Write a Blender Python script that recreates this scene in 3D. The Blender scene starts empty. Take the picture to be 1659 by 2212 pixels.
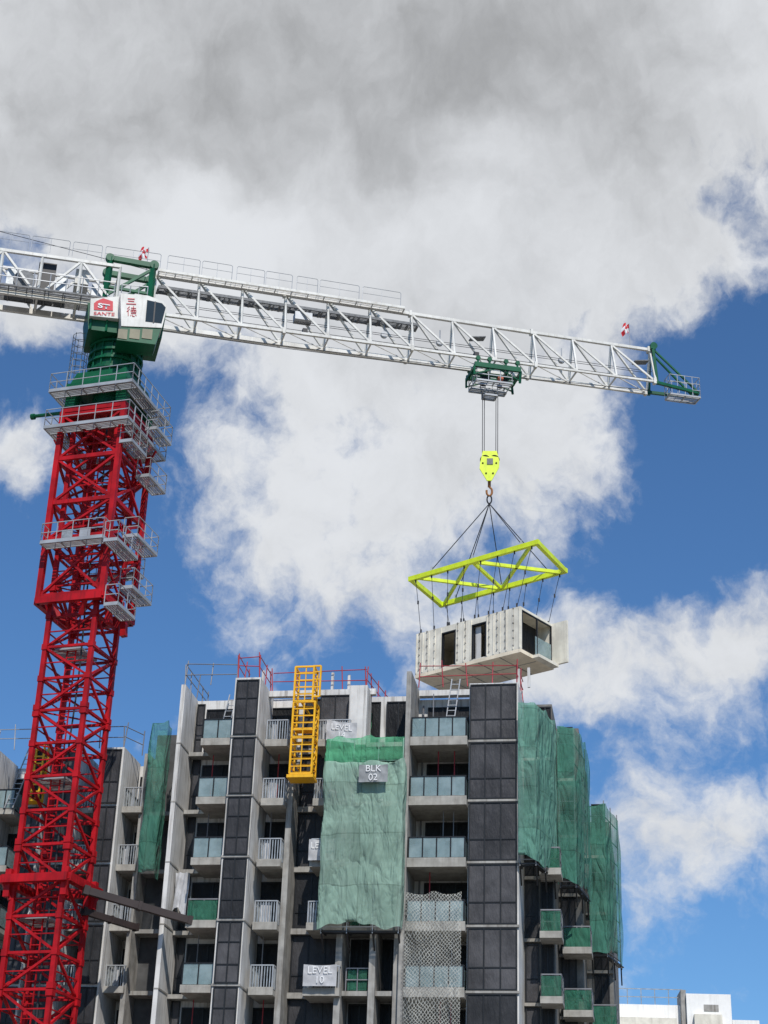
import bpy, bmesh, math, random
from mathutils import Vector, Matrix
random.seed(7)
C = bpy.context.scene.collection
sin, cos, rad = math.sin, math.cos, math.radians
Z = Vector((0, 0, 1))
# ------------------------------------------------------------------ camera maths
F = 3620.0
CAM = Vector((0, 0, 13.0))
th = math.atan(F / 7311); rho = math.atan(270 / 7306)
CF = Vector((0, cos(th), sin(th)))
_r = Vector((1, 0, 0)); _u = Vector((0, -sin(th), cos(th)))
CR = _r * cos(rho) + _u * sin(rho)
CU = _u * cos(rho) - _r * sin(rho)
def ray(px, py): return CR * ((px - 829.5) / F) + CU * ((1106 - py) / F) + CF
def P(px, py, Y):
    d = ray(px, py); return CAM + d * (Y / d.y)
def Pz(px, py, z):
    d = ray(px, py); return CAM + d * ((z - CAM.z) / d.z)
def proj(p):
    d = p - CAM; k = d.dot(CF); return 829.5 + F * d.dot(CR) / k, 1106 - F * d.dot(CU) / k
class Frame:
    def __init__(s, o, yaw):
        s.o = Vector((o.x, o.y, 0)); s.eu = Vector((cos(yaw), -sin(yaw), 0)); s.ev = Vector((sin(yaw), cos(yaw), 0))
    def pt(s, u, v, z): return s.o + s.eu * u + s.ev * v + Z * z
    def px(s, px, py, v=0):
        d = ray(px, py); pp = s.o + s.ev * v
        h = CAM + d * ((pp - CAM).dot(s.ev) / d.dot(s.ev))
        return (h - s.o).dot(s.eu), h.z
# ------------------------------------------------------------------ mesh helpers
ORG = {}
class MB:
    def __init__(s): s.v = []; s.f = []
    def hexa(s, c):
        b = len(s.v); s.v += [Vector(p) for p in c]
        for f in ((3, 2, 1, 0), (4, 5, 6, 7), (0, 1, 5, 4), (1, 2, 6, 5), (2, 3, 7, 6), (3, 0, 4, 7)):
            s.f.append(tuple(b + i for i in f))
        return s
    def fb(s, fr, u0, u1, v0, v1, z0, z1):
        q = [(u0, v0), (u1, v0), (u1, v1), (u0, v1)]
        return s.hexa([fr.pt(a, b, z0) for a, b in q] + [fr.pt(a, b, z1) for a, b in q])
    def beam(s, p, q, w, h=None, up=Z):
        h = h or w; p = Vector(p); q = Vector(q); d = (q - p)
        if d.length < 1e-6: return s
        d.normalize()
        if abs(d.dot(up)) > .97: up = Vector((0.3, 1, 0)).normalized()
        a = d.cross(up).normalized(); b = a.cross(d).normalized()
        a = a * (w / 2); b = b * (h / 2)
        return s.hexa([p - a - b, p + a - b, p + a + b, p - a + b, q - a - b, q + a - b, q + a + b, q - a + b])
    def tube(s, p, q, r, n=8, r2=None):
        r2 = r if r2 is None else r2
        p = Vector(p); q = Vector(q); d = (q - p).normalized()
        up = Z if abs(d.z) < .9 else Vector((1, 0, 0))
        a = d.cross(up).normalized(); b = a.cross(d)
        k = len(s.v)
        for c, rr in ((p, r), (q, r2)):
            for i in range(n):
                t = 2 * math.pi * i / n; s.v.append(c + (a * cos(t) + b * sin(t)) * rr)
        for i in range(n):
            j = (i + 1) % n; s.f.append((k + i, k + j, k + n + j, k + n + i))
        s.f.append(tuple(k + i for i in range(n))[::-1]); s.f.append(tuple(k + n + i for i in range(n)))
        return s
    def path(s, pts, r, n=5):
        for a, b in zip(pts, pts[1:]): s.tube(a, b, r, n)
        return s
    def quad(s, a, b, c, d):
        k = len(s.v); s.v += [Vector(a), Vector(b), Vector(c), Vector(d)]; s.f.append((k, k + 1, k + 2, k + 3)); return s
    def prism(s, poly, off):
        k = len(s.v); n = len(poly); s.v += [Vector(p) for p in poly] + [Vector(p) + off for p in poly]
        s.f.append(tuple(range(k, k + n))); s.f.append(tuple(range(k + n, k + 2 * n))[::-1])
        for i in range(n):
            j = (i + 1) % n; s.f.append((k + i, k + n + i, k + n + j, k + j))
        return s
    def bars(s, p00, p10, p11, p01, sp=.13, w=.045, h=.05):
        "open grating: edge angles plus bars running p00->p10"
        for a, b in ((p00, p10), (p10, p11), (p11, p01), (p01, p00)): s.beam(a, b, .07, .1)
        n = max(2, int((p01 - p00).length / sp))
        for i in range(1, n): s.beam(p00.lerp(p01, i / n), p10.lerp(p11, i / n), w, h)
        m = max(1, int((p10 - p00).length / .9))
        for i in range(1, m): s.beam(p00.lerp(p10, i / m) - Z * .06, p01.lerp(p11, i / m) - Z * .06, .06, .07)
        return s
    def build(s, name, mat, parent=None, smooth=False, recalc=True):
        if parent is None:
            xs = [v.x for v in s.v]; ys = [v.y for v in s.v]; zs = [v.z for v in s.v]
            o = Vector(((min(xs) + max(xs)) / 2, (min(ys) + max(ys)) / 2, min(zs)))
        else: o = ORG[parent.name]
        me = bpy.data.meshes.new(name)
        me.from_pydata([tuple(v - o) for v in s.v], [], s.f); me.update()
        if recalc:
            bm = bmesh.new(); bm.from_mesh(me); bmesh.ops.recalc_face_normals(bm, faces=bm.faces); bm.to_mesh(me); bm.free()
        if smooth:
            for p in me.polygons: p.use_smooth = True
        me.materials.append(mat)
        ob = bpy.data.objects.new(name, me); C.objects.link(ob)
        if parent: ob.parent = parent
        else: ob.location = o
        ORG[ob.name] = o
        return ob
def thing(name, label, cat, loc, group=None):
    o = bpy.data.objects.new(name, None); C.objects.link(o); o.location = loc; o.empty_display_size = .3
    o['label'] = label; o['category'] = cat
    if group: o['group'] = group
    ORG[o.name] = Vector(loc); return o
def tag(o, label, cat, group=None, kind=None):
    if label: o['label'] = label
    if cat: o['category'] = cat
    if group: o['group'] = group
    if kind: o['kind'] = kind
    return o
# ------------------------------------------------------------------ materials
def nd(nt, t, **k):
    n = nt.nodes.new(t)
    for a, b in k.items(): setattr(n, a, b)
    return n
def mth(nt, op, a, b=None, c=None):
    n = nd(nt, 'ShaderNodeMath', operation=op)
    for i, x in enumerate((a, b, c)):
        if x is None: continue
        if isinstance(x, (int, float)): n.inputs[i].default_value = x
        else: nt.links.new(x, n.inputs[i])
    return n.outputs[0]
def mixc(nt, f, a, b, blend='MIX'):
    n = nd(nt, 'ShaderNodeMix', data_type='RGBA', blend_type=blend)
    for i, x in ((0, f), (6, a), (7, b)):
        if isinstance(x, (int, float)): n.inputs[i].default_value = x
        elif isinstance(x, tuple): n.inputs[i].default_value = (*x[:3], 1)
        else: nt.links.new(x, n.inputs[i])
    return n.outputs[2]
def noise(nt, vec, scale, detail=4, rough=.55):
    n = nd(nt, 'ShaderNodeTexNoise'); n.inputs['Scale'].default_value = scale; n.inputs['Detail'].default_value = detail
    n.inputs['Roughness'].default_value = rough
    if vec is not None: nt.links.new(vec, n.inputs['Vector'])
    return n
def ramp01(nt, x, a, b, c=0., d=1., typ='SMOOTHSTEP'):
    n = nd(nt, 'ShaderNodeMapRange', interpolation_type=typ); n.clamp = True
    nt.links.new(x, n.inputs[0])
    for i, q in ((1, a), (2, b), (3, c), (4, d)): n.inputs[i].default_value = q
    return n.outputs[0]
def pm(name, col, rough=.6, metal=0., var=.15, scale=1.2, streak=0., bump=0., spec=.4, dirt=(.12, .1, .08)):
    m = bpy.data.materials.new(name); m.use_nodes = True; nt = m.node_tree
    b = nt.nodes['Principled BSDF']; tc = nd(nt, 'ShaderNodeTexCoord')
    n1 = noise(nt, tc.outputs['Object'], scale, 5)
    f = ramp01(nt, n1.outputs[0], .3, .7)
    lo = tuple(max(0, c * (1 - var)) for c in col); hi = tuple(min(1, c * (1 + var)) for c in col)
    c = mixc(nt, f, lo, hi)
    if streak:
        mp = nd(nt, 'ShaderNodeMapping'); mp.inputs['Scale'].default_value = (3.5, 3.5, .22)
        nt.links.new(tc.outputs['Object'], mp.inputs[0])
        n2 = noise(nt, mp.outputs[0], 1.6, 5, .6)
        s = ramp01(nt, n2.outputs[0], .46, .74, 0., streak)
        c = mixc(nt, s, c, dirt)
        n3 = noise(nt, tc.outputs['Object'], .35, 3)
        s3 = ramp01(nt, n3.outputs[0], .48, .7, 0., streak * .5)
        c = mixc(nt, s3, c, tuple(x * .55 for x in col))
    nt.links.new(c, b.inputs['Base Color'])
    b.inputs['Roughness'].default_value = rough; b.inputs['Metallic'].default_value = metal
    b.inputs['Specular IOR Level'].default_value = spec
    if bump:
        bn = nd(nt, 'ShaderNodeBump'); bn.inputs['Strength'].default_value = bump; bn.inputs['Distance'].default_value = .08
        n4 = noise(nt, tc.outputs['Object'], 2.5, 5); nt.links.new(n4.outputs[0], bn.inputs['Height']); nt.links.new(bn.outputs[0], b.inputs['Normal'])
    return m
M = {}
M['white'] = pm('white_precast', (.60, .59, .57), .75, var=.12, streak=.6, scale=.8, spec=.2)
M['conc'] = pm('grey_concrete', (.30, .29, .27), .85, var=.22, streak=.6, scale=1.5, bump=.2, spec=.2)
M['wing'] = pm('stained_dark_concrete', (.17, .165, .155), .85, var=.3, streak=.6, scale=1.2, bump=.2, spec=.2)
M['soffit'] = pm('soffit_concrete', (.33, .315, .285), .85, var=.18, streak=.35, scale=2, spec=.2)
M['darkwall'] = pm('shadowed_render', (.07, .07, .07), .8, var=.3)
def filmmat(name, col):
    m = pm(name, col, .42, var=.35, scale=.7, spec=.22); nt = m.node_tree; b = nt.nodes['Principled BSDF']
    tc = nd(nt, 'ShaderNodeTexCoord'); mp = nd(nt, 'ShaderNodeMapping'); mp.inputs['Scale'].default_value = (2.2, 2.2, .7); mp.inputs['Rotation'].default_value = (0, .35, 0)
    nt.links.new(tc.outputs['Object'], mp.inputs[0]); n = noise(nt, mp.outputs[0], 1.1, 6, .65)
    bn = nd(nt, 'ShaderNodeBump'); bn.inputs['Strength'].default_value = .65; bn.inputs['Distance'].default_value = .14
    nt.links.new(n.outputs[0], bn.inputs['Height']); nt.links.new(bn.outputs[0], b.inputs['Normal']); return m
M['film1'] = filmmat('window_film_a', (.044, .043, .046)); M['film2'] = filmmat('window_film_b', (.065, .063, .066)); M['film3'] = filmmat('window_film_c', (.028, .028, .03))
M['deep'] = filmmat('dark_door_glass', (.012, .012, .013))
M['frame'] = pm('dark_aluminium', (.015, .016, .018), .45, spec=.3)
M['red'] = pm('red_paint', (.38, .006, .011), .5, var=.3, scale=1.0, streak=.5, dirt=(.06, .01, .012), spec=.22)
M['redrail'] = pm('red_rail', (.36, .03, .04), .5, var=.2)
M['green'] = pm('green_paint', (.003, .09, .038), .42, var=.2, streak=.25, dirt=(.01, .03, .02), spec=.3)
M['jib'] = pm('jib_white_paint', (.66, .65, .61), .5, var=.1, streak=.35, dirt=(.28, .25, .2), spec=.3)
M['galv'] = pm('galvanised_steel', (.38, .39, .40), .45, metal=.3, var=.15)
M['grating'] = pm('steel_grating', (.14, .145, .15), .6, var=.3, scale=6)
M['rope'] = pm('wire_rope', (.025, .025, .03), .6)
M['lime'] = pm('lime_paint', (.66, .80, .03), .45, var=.1, scale=2, streak=.25, dirt=(.3, .3, .05))
M['yellow'] = pm('yellow_paint', (.80, .42, .01), .5, var=.12, streak=.25, dirt=(.25, .13, .02))
M['hook'] = pm('hook_orange', (.30, .12, .03), .5)
M['black'] = pm('black_steel', (.02, .02, .022), .5)
M['brown'] = pm('brown_black_steel', (.035, .024, .022), .6)
M['bar'] = pm('aluminium_balustrade', (.34, .36, .37), .4, metal=.3, var=.25, scale=3)
M['module'] = pm('module_concrete', (.72, .68, .58), .85, var=.13, streak=.28, scale=1.5, dirt=(.32, .29, .24), spec=.2)
M['ply'] = pm('plywood_soffit', (.74, .65, .50), .8, var=.14, scale=.8, streak=.15, spec=.2)
M['flagr'] = pm('flag_red', (.6, .02, .03), .7); M['flagw'] = pm('flag_white', (.8, .8, .8), .7)
M['letter_red'] = pm('lettering_red', (.50, .01, .03), .5, var=.03)
M['letter_white'] = pm('lettering_white', (.72, .72, .72), .6, var=.05)
M['banner'] = pm('banner_mesh', (.25, .26, .265), .75, var=.25, scale=2)
M['bannerw'] = pm('banner_pale_mesh', (.42, .42, .43), .7, var=.2, scale=2)
M['pipe'] = pm('galvanised_pipe', (.20, .20, .21), .5, metal=.2)
M['ground'] = pm('dusty_ground', (.20, .18, .15), .9, var=.3, scale=.05)
M['bronze'] = pm('bronze_glass', (.22, .2, .13), .3); M['motor'] = pm('motor_orange', (.45, .12, .06), .5)
M['farwhite'] = pm('far_white_render', (.80, .79, .76), .8, var=.05, streak=.15)
def glassmat(name, col, tr, rough=.12):
    m = bpy.data.materials.new(name); m.use_nodes = True; nt = m.node_tree
    b = nt.nodes['Principled BSDF']; out = nt.nodes['Material Output']
    b.inputs['Base Color'].default_value = (*col, 1); b.inputs['Roughness'].default_value = rough
    t = nd(nt, 'ShaderNodeBsdfTransparent'); t.inputs[0].default_value = (.8, .92, .92, 1)
    tc = nd(nt, 'ShaderNodeTexCoord'); n = noise(nt, tc.outputs['Object'], 1.3, 4)
    f = ramp01(nt, n.outputs[0], .3, .75, tr + .2, tr - .2)
    mx = nd(nt, 'ShaderNodeMixShader'); nt.links.new(f, mx.inputs[0]); nt.links.new(b.outputs[0], mx.inputs[1]); nt.links.new(t.outputs[0], mx.inputs[2])
    nt.links.new(mx.outputs[0], out.inputs[0]); return m
M['glass'] = glassmat('balustrade_glass', (.28, .36, .37), .36)
M['cabglass'] = pm('cab_glass', (.02, .028, .03), .08, var=.1, spec=.6)
def netmat(name, col, tr, seam=(2.0, 1.6), var=.16, grid=None, crease=.75):
    m = bpy.data.materials.new(name); m.use_nodes = True; nt = m.node_tree
    out = nt.nodes['Material Output']; nt.nodes.remove(nt.nodes['Principled BSDF'])
    tc = nd(nt, 'ShaderNodeTexCoord'); sp = nd(nt, 'ShaderNodeSeparateXYZ'); nt.links.new(tc.outputs['Object'], sp.inputs[0])
    n = noise(nt, tc.outputs['Object'], .4, 4, .55)
    c = mixc(nt, ramp01(nt, n.outputs[0], .3, .7), tuple(x * (1 - var) for x in col), tuple(min(1, x * (1 + var)) for x in col))
    tr_extra = None
    if not grid:
        wob = mth(nt, 'MULTIPLY', n.outputs[0], .8)
        dz = mth(nt, 'DIVIDE', mth(nt, 'ADD', sp.outputs[2], wob), seam[0]); dx = mth(nt, 'DIVIDE', mth(nt, 'ADD', sp.outputs[0], mth(nt, 'MULTIPLY', n.outputs[0], .4)), seam[1])
        s = mth(nt, 'MAXIMUM', mth(nt, 'LESS_THAN', mth(nt, 'FRACT', dz), .025), mth(nt, 'LESS_THAN', mth(nt, 'FRACT', dx), .03))
        cbx = nd(nt, 'ShaderNodeCombineXYZ'); nt.links.new(mth(nt, 'FLOOR', dx), cbx.inputs[0]); nt.links.new(mth(nt, 'FLOOR', dz), cbx.inputs[1])
        wn_ = nd(nt, 'ShaderNodeTexWhiteNoise'); nt.links.new(cbx.outputs[0], wn_.inputs[0])
        tr_extra = mth(nt, 'MULTIPLY', wn_.outputs[0], .12)
        c = mixc(nt, mth(nt, 'MULTIPLY', wn_.outputs[0], .3), c, tuple(x * .5 + .06 for x in col))
        c = mixc(nt, mth(nt, 'MULTIPLY', s, .45), c, tuple(x * .4 for x in col))
    mp = nd(nt, 'ShaderNodeMapping'); mp.inputs['Rotation'].default_value = (0, .7, 0); mp.inputs['Scale'].default_value = (1.2, 1.2, .4); nt.links.new(tc.outputs['Object'], mp.inputs[0])
    nc = noise(nt, mp.outputs[0], 1.0, 3, .5); nc.inputs['Distortion'].default_value = .8
    rd = mth(nt, 'ABSOLUTE', mth(nt, 'SUBTRACT', nc.outputs[0], .5))
    mp2 = nd(nt, 'ShaderNodeMapping'); mp2.inputs['Rotation'].default_value = (0, -.9, .3); mp2.inputs['Scale'].default_value = (1.6, 1.6, .6); nt.links.new(tc.outputs['Object'], mp2.inputs[0])
    nc2 = noise(nt, mp2.outputs[0], .9, 2, .5); nc2.inputs['Distortion'].default_value = .5
    rd = mth(nt, 'ADD', rd, mth(nt, 'MULTIPLY', mth(nt, 'ABSOLUTE', mth(nt, 'SUBTRACT', nc2.outputs[0], .5)), .7))
    bn = nd(nt, 'ShaderNodeBump'); bn.inputs['Strength'].default_value = crease; bn.inputs['Distance'].default_value = .6; nt.links.new(rd, bn.inputs['Height'])
    d = nd(nt, 'ShaderNodeBsdfDiffuse'); nt.links.new(c, d.inputs[0]); nt.links.new(bn.outputs[0], d.inputs['Normal'])
    tl = nd(nt, 'ShaderNodeBsdfTranslucent'); nt.links.new(c, tl.inputs[0])
    m1 = nd(nt, 'ShaderNodeMixShader'); m1.inputs[0].default_value = .2; nt.links.new(d.outputs[0], m1.inputs[1]); nt.links.new(tl.outputs[0], m1.inputs[2])
    t = nd(nt, 'ShaderNodeBsdfTransparent')
    m2 = nd(nt, 'ShaderNodeMixShader')
    if grid:
        a = mth(nt, 'ADD', sp.outputs[0], mth(nt, 'MULTIPLY', sp.outputs[2], .8)); b = mth(nt, 'SUBTRACT', sp.outputs[0], mth(nt, 'MULTIPLY', sp.outputs[2], .8))
        wv = mth(nt, 'MULTIPLY', n.outputs[0], 1.2)
        la = mth(nt, 'LESS_THAN', mth(nt, 'FRACT', mth(nt, 'DIVIDE', mth(nt, 'ADD', a, wv), grid)), .24)
        lb = mth(nt, 'LESS_THAN', mth(nt, 'FRACT', mth(nt, 'DIVIDE', mth(nt, 'SUBTRACT', b, wv), grid)), .24)
        ln = mth(nt, 'MAXIMUM', la, lb)
        nt.links.new(mth(nt, 'SUBTRACT', .93, mth(nt, 'MULTIPLY', ln, .5)), m2.inputs[0])
    else:
        n2 = noise(nt, tc.outputs['Object'], .5, 4)
        nt.links.new(mth(nt, 'ADD', ramp01(nt, n2.outputs[0], .35, .7, tr * .4, tr * 1.6), tr_extra), m2.inputs[0])
    nt.links.new(m1.outputs[0], m2.inputs[1]); nt.links.new(t.outputs[0], m2.inputs[2]); nt.links.new(m2.outputs[0], out.inputs[0])
    return m
M['net'] = netmat('green_debris_net', (.16, .36, .28), .22)
M['netgrey'] = netmat('faded_green_debris_net', (.31, .46, .37), .17, seam=(2.45, 2.1))
M['netdark'] = netmat('dark_green_net', (.08, .25, .185), .28)
M['netbright'] = netmat('bright_green_net', (.13, .48, .26), .34)
M['netbalc'] = netmat('balcony_green_net', (.05, .19, .125), .35)
M['netwhite'] = netmat('white_safety_mesh', (.58, .58, .53), .5, grid=.16)
# ------------------------------------------------------------------ small builders
def window(parent, fr, u0, u1, v, z0, z1, nu=2, trans=(.4,), mat=None, t=.06):
    w = MB()
    w.fb(fr, u0, u1, v - .09, v, z0, z0 + t); w.fb(fr, u0, u1, v - .09, v, z1 - t, z1)
    w.fb(fr, u0, u0 + t, v - .088, v, z0 + t, z1 - t); w.fb(fr, u1 - t, u1, v - .088, v, z0 + t, z1 - t)
    for i in range(1, nu):
        a = u0 + (u1 - u0) * i / nu; w.fb(fr, a - .03, a + .03, v - .085, v, z0 + t, z1 - t)
    for q in trans:
        a = z0 + (z1 - z0) * q; w.fb(fr, u0 + t, u1 - t, v - .08, v, a - .025, a + .025)
    o = w.build('window', M['frame'], parent)
    g = MB().fb(fr, u0 + .02, u1 - .02, v - .045, v - .01, z0 + .02, z1 - .02)
    g.build('pane', mat or M[random.choice(['film1', 'film1', 'film2', 'film3'])], o)
    return o
def railing_pts(mb, pts, h, sp=.9, r=.03, rails=(1., .5), toe=False):
    for a, b in zip(pts, pts[1:]):
        L = (b - a).length; n = max(1, round(L / sp))
        for i in range(n + 1):
            p = a.lerp(b, i / n); mb.beam(p, p + Z * h, r * 2)
        for q in rails: mb.beam(a + Z * h * q, b + Z * h * q, r * 2)
    return mb
def balcony(parent, fr, u0, u1, v0, v1, z, style='glass', th_=.3, h=1.1, left=True):
    s = MB().fb(fr, u0, u1, v0, v1, z - th_, z); s.fb(fr, u0, u1, v0, v0 + .12, z + .002, z + .1)
    s.fb(fr, u0 + .1, u1 - .1, v0 + .15, v0 + .2, z - th_ - .015, z - th_ - .001)
    o = s.build('balcony', M['soffit'], parent)
    pts = [fr.pt(u0 + .06, v1 - .05, z), fr.pt(u0 + .06, v0 + .07, z), fr.pt(u1 - .06, v0 + .07, z), fr.pt(u1 - .06, v1 - .05, z)]
    if style in ('glass', 'bars'):
        rl = MB(); n = max(2, round((u1 - u0) / .78))
        for i in range(n + 1):
            p = pts[1].lerp(pts[2], i / n); rl.beam(p, p + Z * h, .06)
        for a, b in zip(pts, pts[1:]): rl.beam(a + Z * h, b + Z * h, .08, .05)
        rl.build('railing', M['frame'] if style == 'glass' else M['galv'], o)
        g = MB()
        if style == 'glass':
            for a, b in zip(pts, pts[1:]): g.beam(a + Z * (.1 + (h - .1) / 2), b + Z * (.1 + (h - .1) / 2), .02, h - .16)
            g.build('glass_balustrade', M['glass'], o)
            if random.random() < .7:
                a = random.uniform(.1, .5); b = a + random.uniform(.2, .4)
                MB().beam(pts[1].lerp(pts[2], a) + fr.ev * .06 + Z * .55, pts[1].lerp(pts[2], b) + fr.ev * .07 + Z * .55, .012, .85).build('protective_sheet', M['bannerw'], o)
        else:
            for a, b in zip(pts, pts[1:]):
                n = max(3, int((b - a).length / .12))
                for i in range(n + 1):
                    p = a.lerp(b, i / n); g.beam(p + Z * .08, p + Z * (h - .03), .05, .02)
            g.build('baluster_screen', M['bar'], o)
            if random.random() < .6:
                a = random.uniform(.1, .4); b = a + random.uniform(.2, .5)
                MB().beam(pts[1].lerp(pts[2], a) + fr.ev * .08 + Z * .55, pts[1].lerp(pts[2], b) + fr.ev * .1 + Z * .55, .012, .95).build('protective_sheet', M['bannerw'], o)
    elif style == 'green':
        rl = railing_pts(MB(), pts, h, .8); rl.build('railing', M['pipe'], o)
        g = MB()
        for a, b in zip(pts, pts[1:]): g.beam(a + Z * .55 - fr.ev * .05, b + Z * .55 - fr.ev * .05, .01, .95)
        g.build('green_mesh', M['netbalc'], o)
    return o
def netcurtain(name, label, pathuv, fr, zt, zb, mat, group=None, nz=56, amp=.06, step=.1, sag=.16, cat='safety net'):
    pts = [fr.pt(a, b, 0) for a, b in pathuv]
    out = []
    for a, b in zip(pts, pts[1:]):
        n = max(2, int((b - a).length / step))
        for i in range(n): out.append(a.lerp(b, i / n))
    out.append(pts[-1]); mb = MB(); n = len(out)
    ph = random.random() * 10
    H = zt - zb; nb = max(2, round(H / 2.4))
    for j in range(nz + 1):
        q = j / nz
        for i, p in enumerate(out):
            s = i * step; zz_ = q * H
            band = (q * nb) % 1.0; col = (s / 2.1) % 1.0
            fold = sin(s * 2.3 + ph + 1.3 * sin(zz_ * .9 + s)) * .4 + sin(s * 5.1 - zz_ * 1.3 + ph) * .25 + sin(zz_ * 2.7 + s * 3.7 + 1.5 * sin(s * 2)) * .22 + sin(zz_ * 1.6 - s * 3.3 + ph) * .35 + .15 * sin(s * 9 + zz_ * 2.2)
            bulge = sin(band * math.pi) ** .6 * sin(col * math.pi) ** .6 * 1.0
            d = out[min(i + 1, n - 1)] - out[max(i - 1, 0)]; nn = Vector((d.y, -d.x, 0)).normalized()
            zz = zt + (zb - zt) * q
            if j == 0: zz += -sag * abs(sin(s * 1.9 + ph)) + .06 * sin(s * 5 + ph)
            if j == nz: zz += sag * sin(s * 1.7 + ph) + .07 * sin(s * 6)
            mb.v.append(p + nn * (amp * (fold + bulge)) + Z * zz)
    for j in range(nz):
        for i in range(n - 1):
            k = j * n + i; mb.f.append((k, k + 1, k + n + 1, k + n))
    o = mb.build(name, mat, None, smooth=True, recalc=False)
    return tag(o, label, cat, group)
def text_mesh(body, size, mat, parent, org, right, up, name='lettering', extr=.0, sx=1., bold=.012):
    cu = bpy.data.curves.new('t', 'FONT'); cu.body = body; cu.size = size; cu.align_x = 'CENTER'; cu.align_y = 'CENTER'; cu.offset = size * bold
    cu.space_line = .95
    ob = bpy.data.objects.new('t', cu); C.objects.link(ob)
    dg = bpy.context.evaluated_depsgraph_get()
    me = bpy.data.meshes.new_from_object(ob.evaluated_get(dg)); bpy.data.objects.remove(ob)
    o0 = ORG[parent.name]
    for v in me.vertices: v.co = org + right * (v.co.x * sx) + up * v.co.y - o0
    me.materials.clear(); me.materials.append(mat); me.name = name
    o = bpy.data.objects.new(name, me); C.objects.link(o); o.parent = parent; ORG[o.name] = o0; return o
def guard(label, fr, uv, z, mat, h=1.1, sp=1.1, group='pipe guard rails on the roofs', jitter=.06):
    pts = [fr.pt(a, b, z) for a, b in uv]
    t = thing('guard_rail', label, 'guard rail', pts[0], group)
    for a, b in zip(pts, pts[1:]):
        L = (b - a).length; n = max(1, round(L / sp))
        for i in range(n + 1):
            p = a.lerp(b, i / n); e = Vector((random.uniform(-jitter, jitter), random.uniform(-jitter, jitter), 0)) * 2
            MB().tube(p, p + Z * (h + random.uniform(0, .3)) + e, .03, 5).build('post', mat, t)
    r_ = MB()
    for a, b in zip(pts, pts[1:]):
        for q in (1., .55): r_.tube(a + Z * (h * q + random.uniform(-.06, .06)), b + Z * (h * q + random.uniform(-.06, .06)), .026, 5)
    r_.build('rail', mat, t); return t
# ================================================================== SETTING
g = MB(); g.quad((-3000, -1500, 0), (3000, -1500, 0), (3000, 4500, 0), (-3000, 4500, 0))
gr = g.build('ground', M['ground']); gr['kind'] = 'structure'
# ================================================================== MAIN BLOCK
BF = Frame(P(1120, 1700, 78), rad(10))
def U(px, v, py=1700): return BF.px(px, py, v)[0]
def UZ(px, py, v): return BF.px(px, py, v)
z0 = UZ(1065, 1600, 0)[1]; S = 3.0
zk = lambda k: z0 - S * k
zr = z0 + S
BL = thing('apartment_block', 'tall unfinished apartment block in the centre with dark window bays and glass balconies', 'building', BF.pt(-10, 6, 0))
uA = U(372, -.6); uB0 = U(491, -1.4); uB1 = U(547, -1.4); uP = U(628, -.2); uF = U(877, -.6); uR0 = U(1012, 0)
VB = 1.6; VR = 2.2
w = MB(); w.fb(BF, uA + .3, uF, VB, 13, 0, zr); w.fb(BF, uF, 0, VR, 13, 0, zr - .004); w.build('wall', M['white'], BL)
KS = range(0, 8)
MB().fb(BF, uA, uA + .22, -.6, 4.5, 0, zr + .1).build('fin_wall', M['white'], BL)
MB().fb(BF, uB0, uB1, -1.4, VB, 0, zr + .08).build('bay_wall', M['white'], BL)
MB().fb(BF, uR0, -.0, 0, VR, 0, zr).build('bay_wall', M['white'], BL)
MB().fb(BF, uF - .12, uF + .12, -.6, VR + .3, 0, zr + .5).build('fin_wall', M['conc'], BL)
MB().fb(BF, uP - .14, uP + .14, -.25, VB, 0, UZ(632, 1650, -.25)[1]).build('pier', M['conc'], BL)
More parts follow.
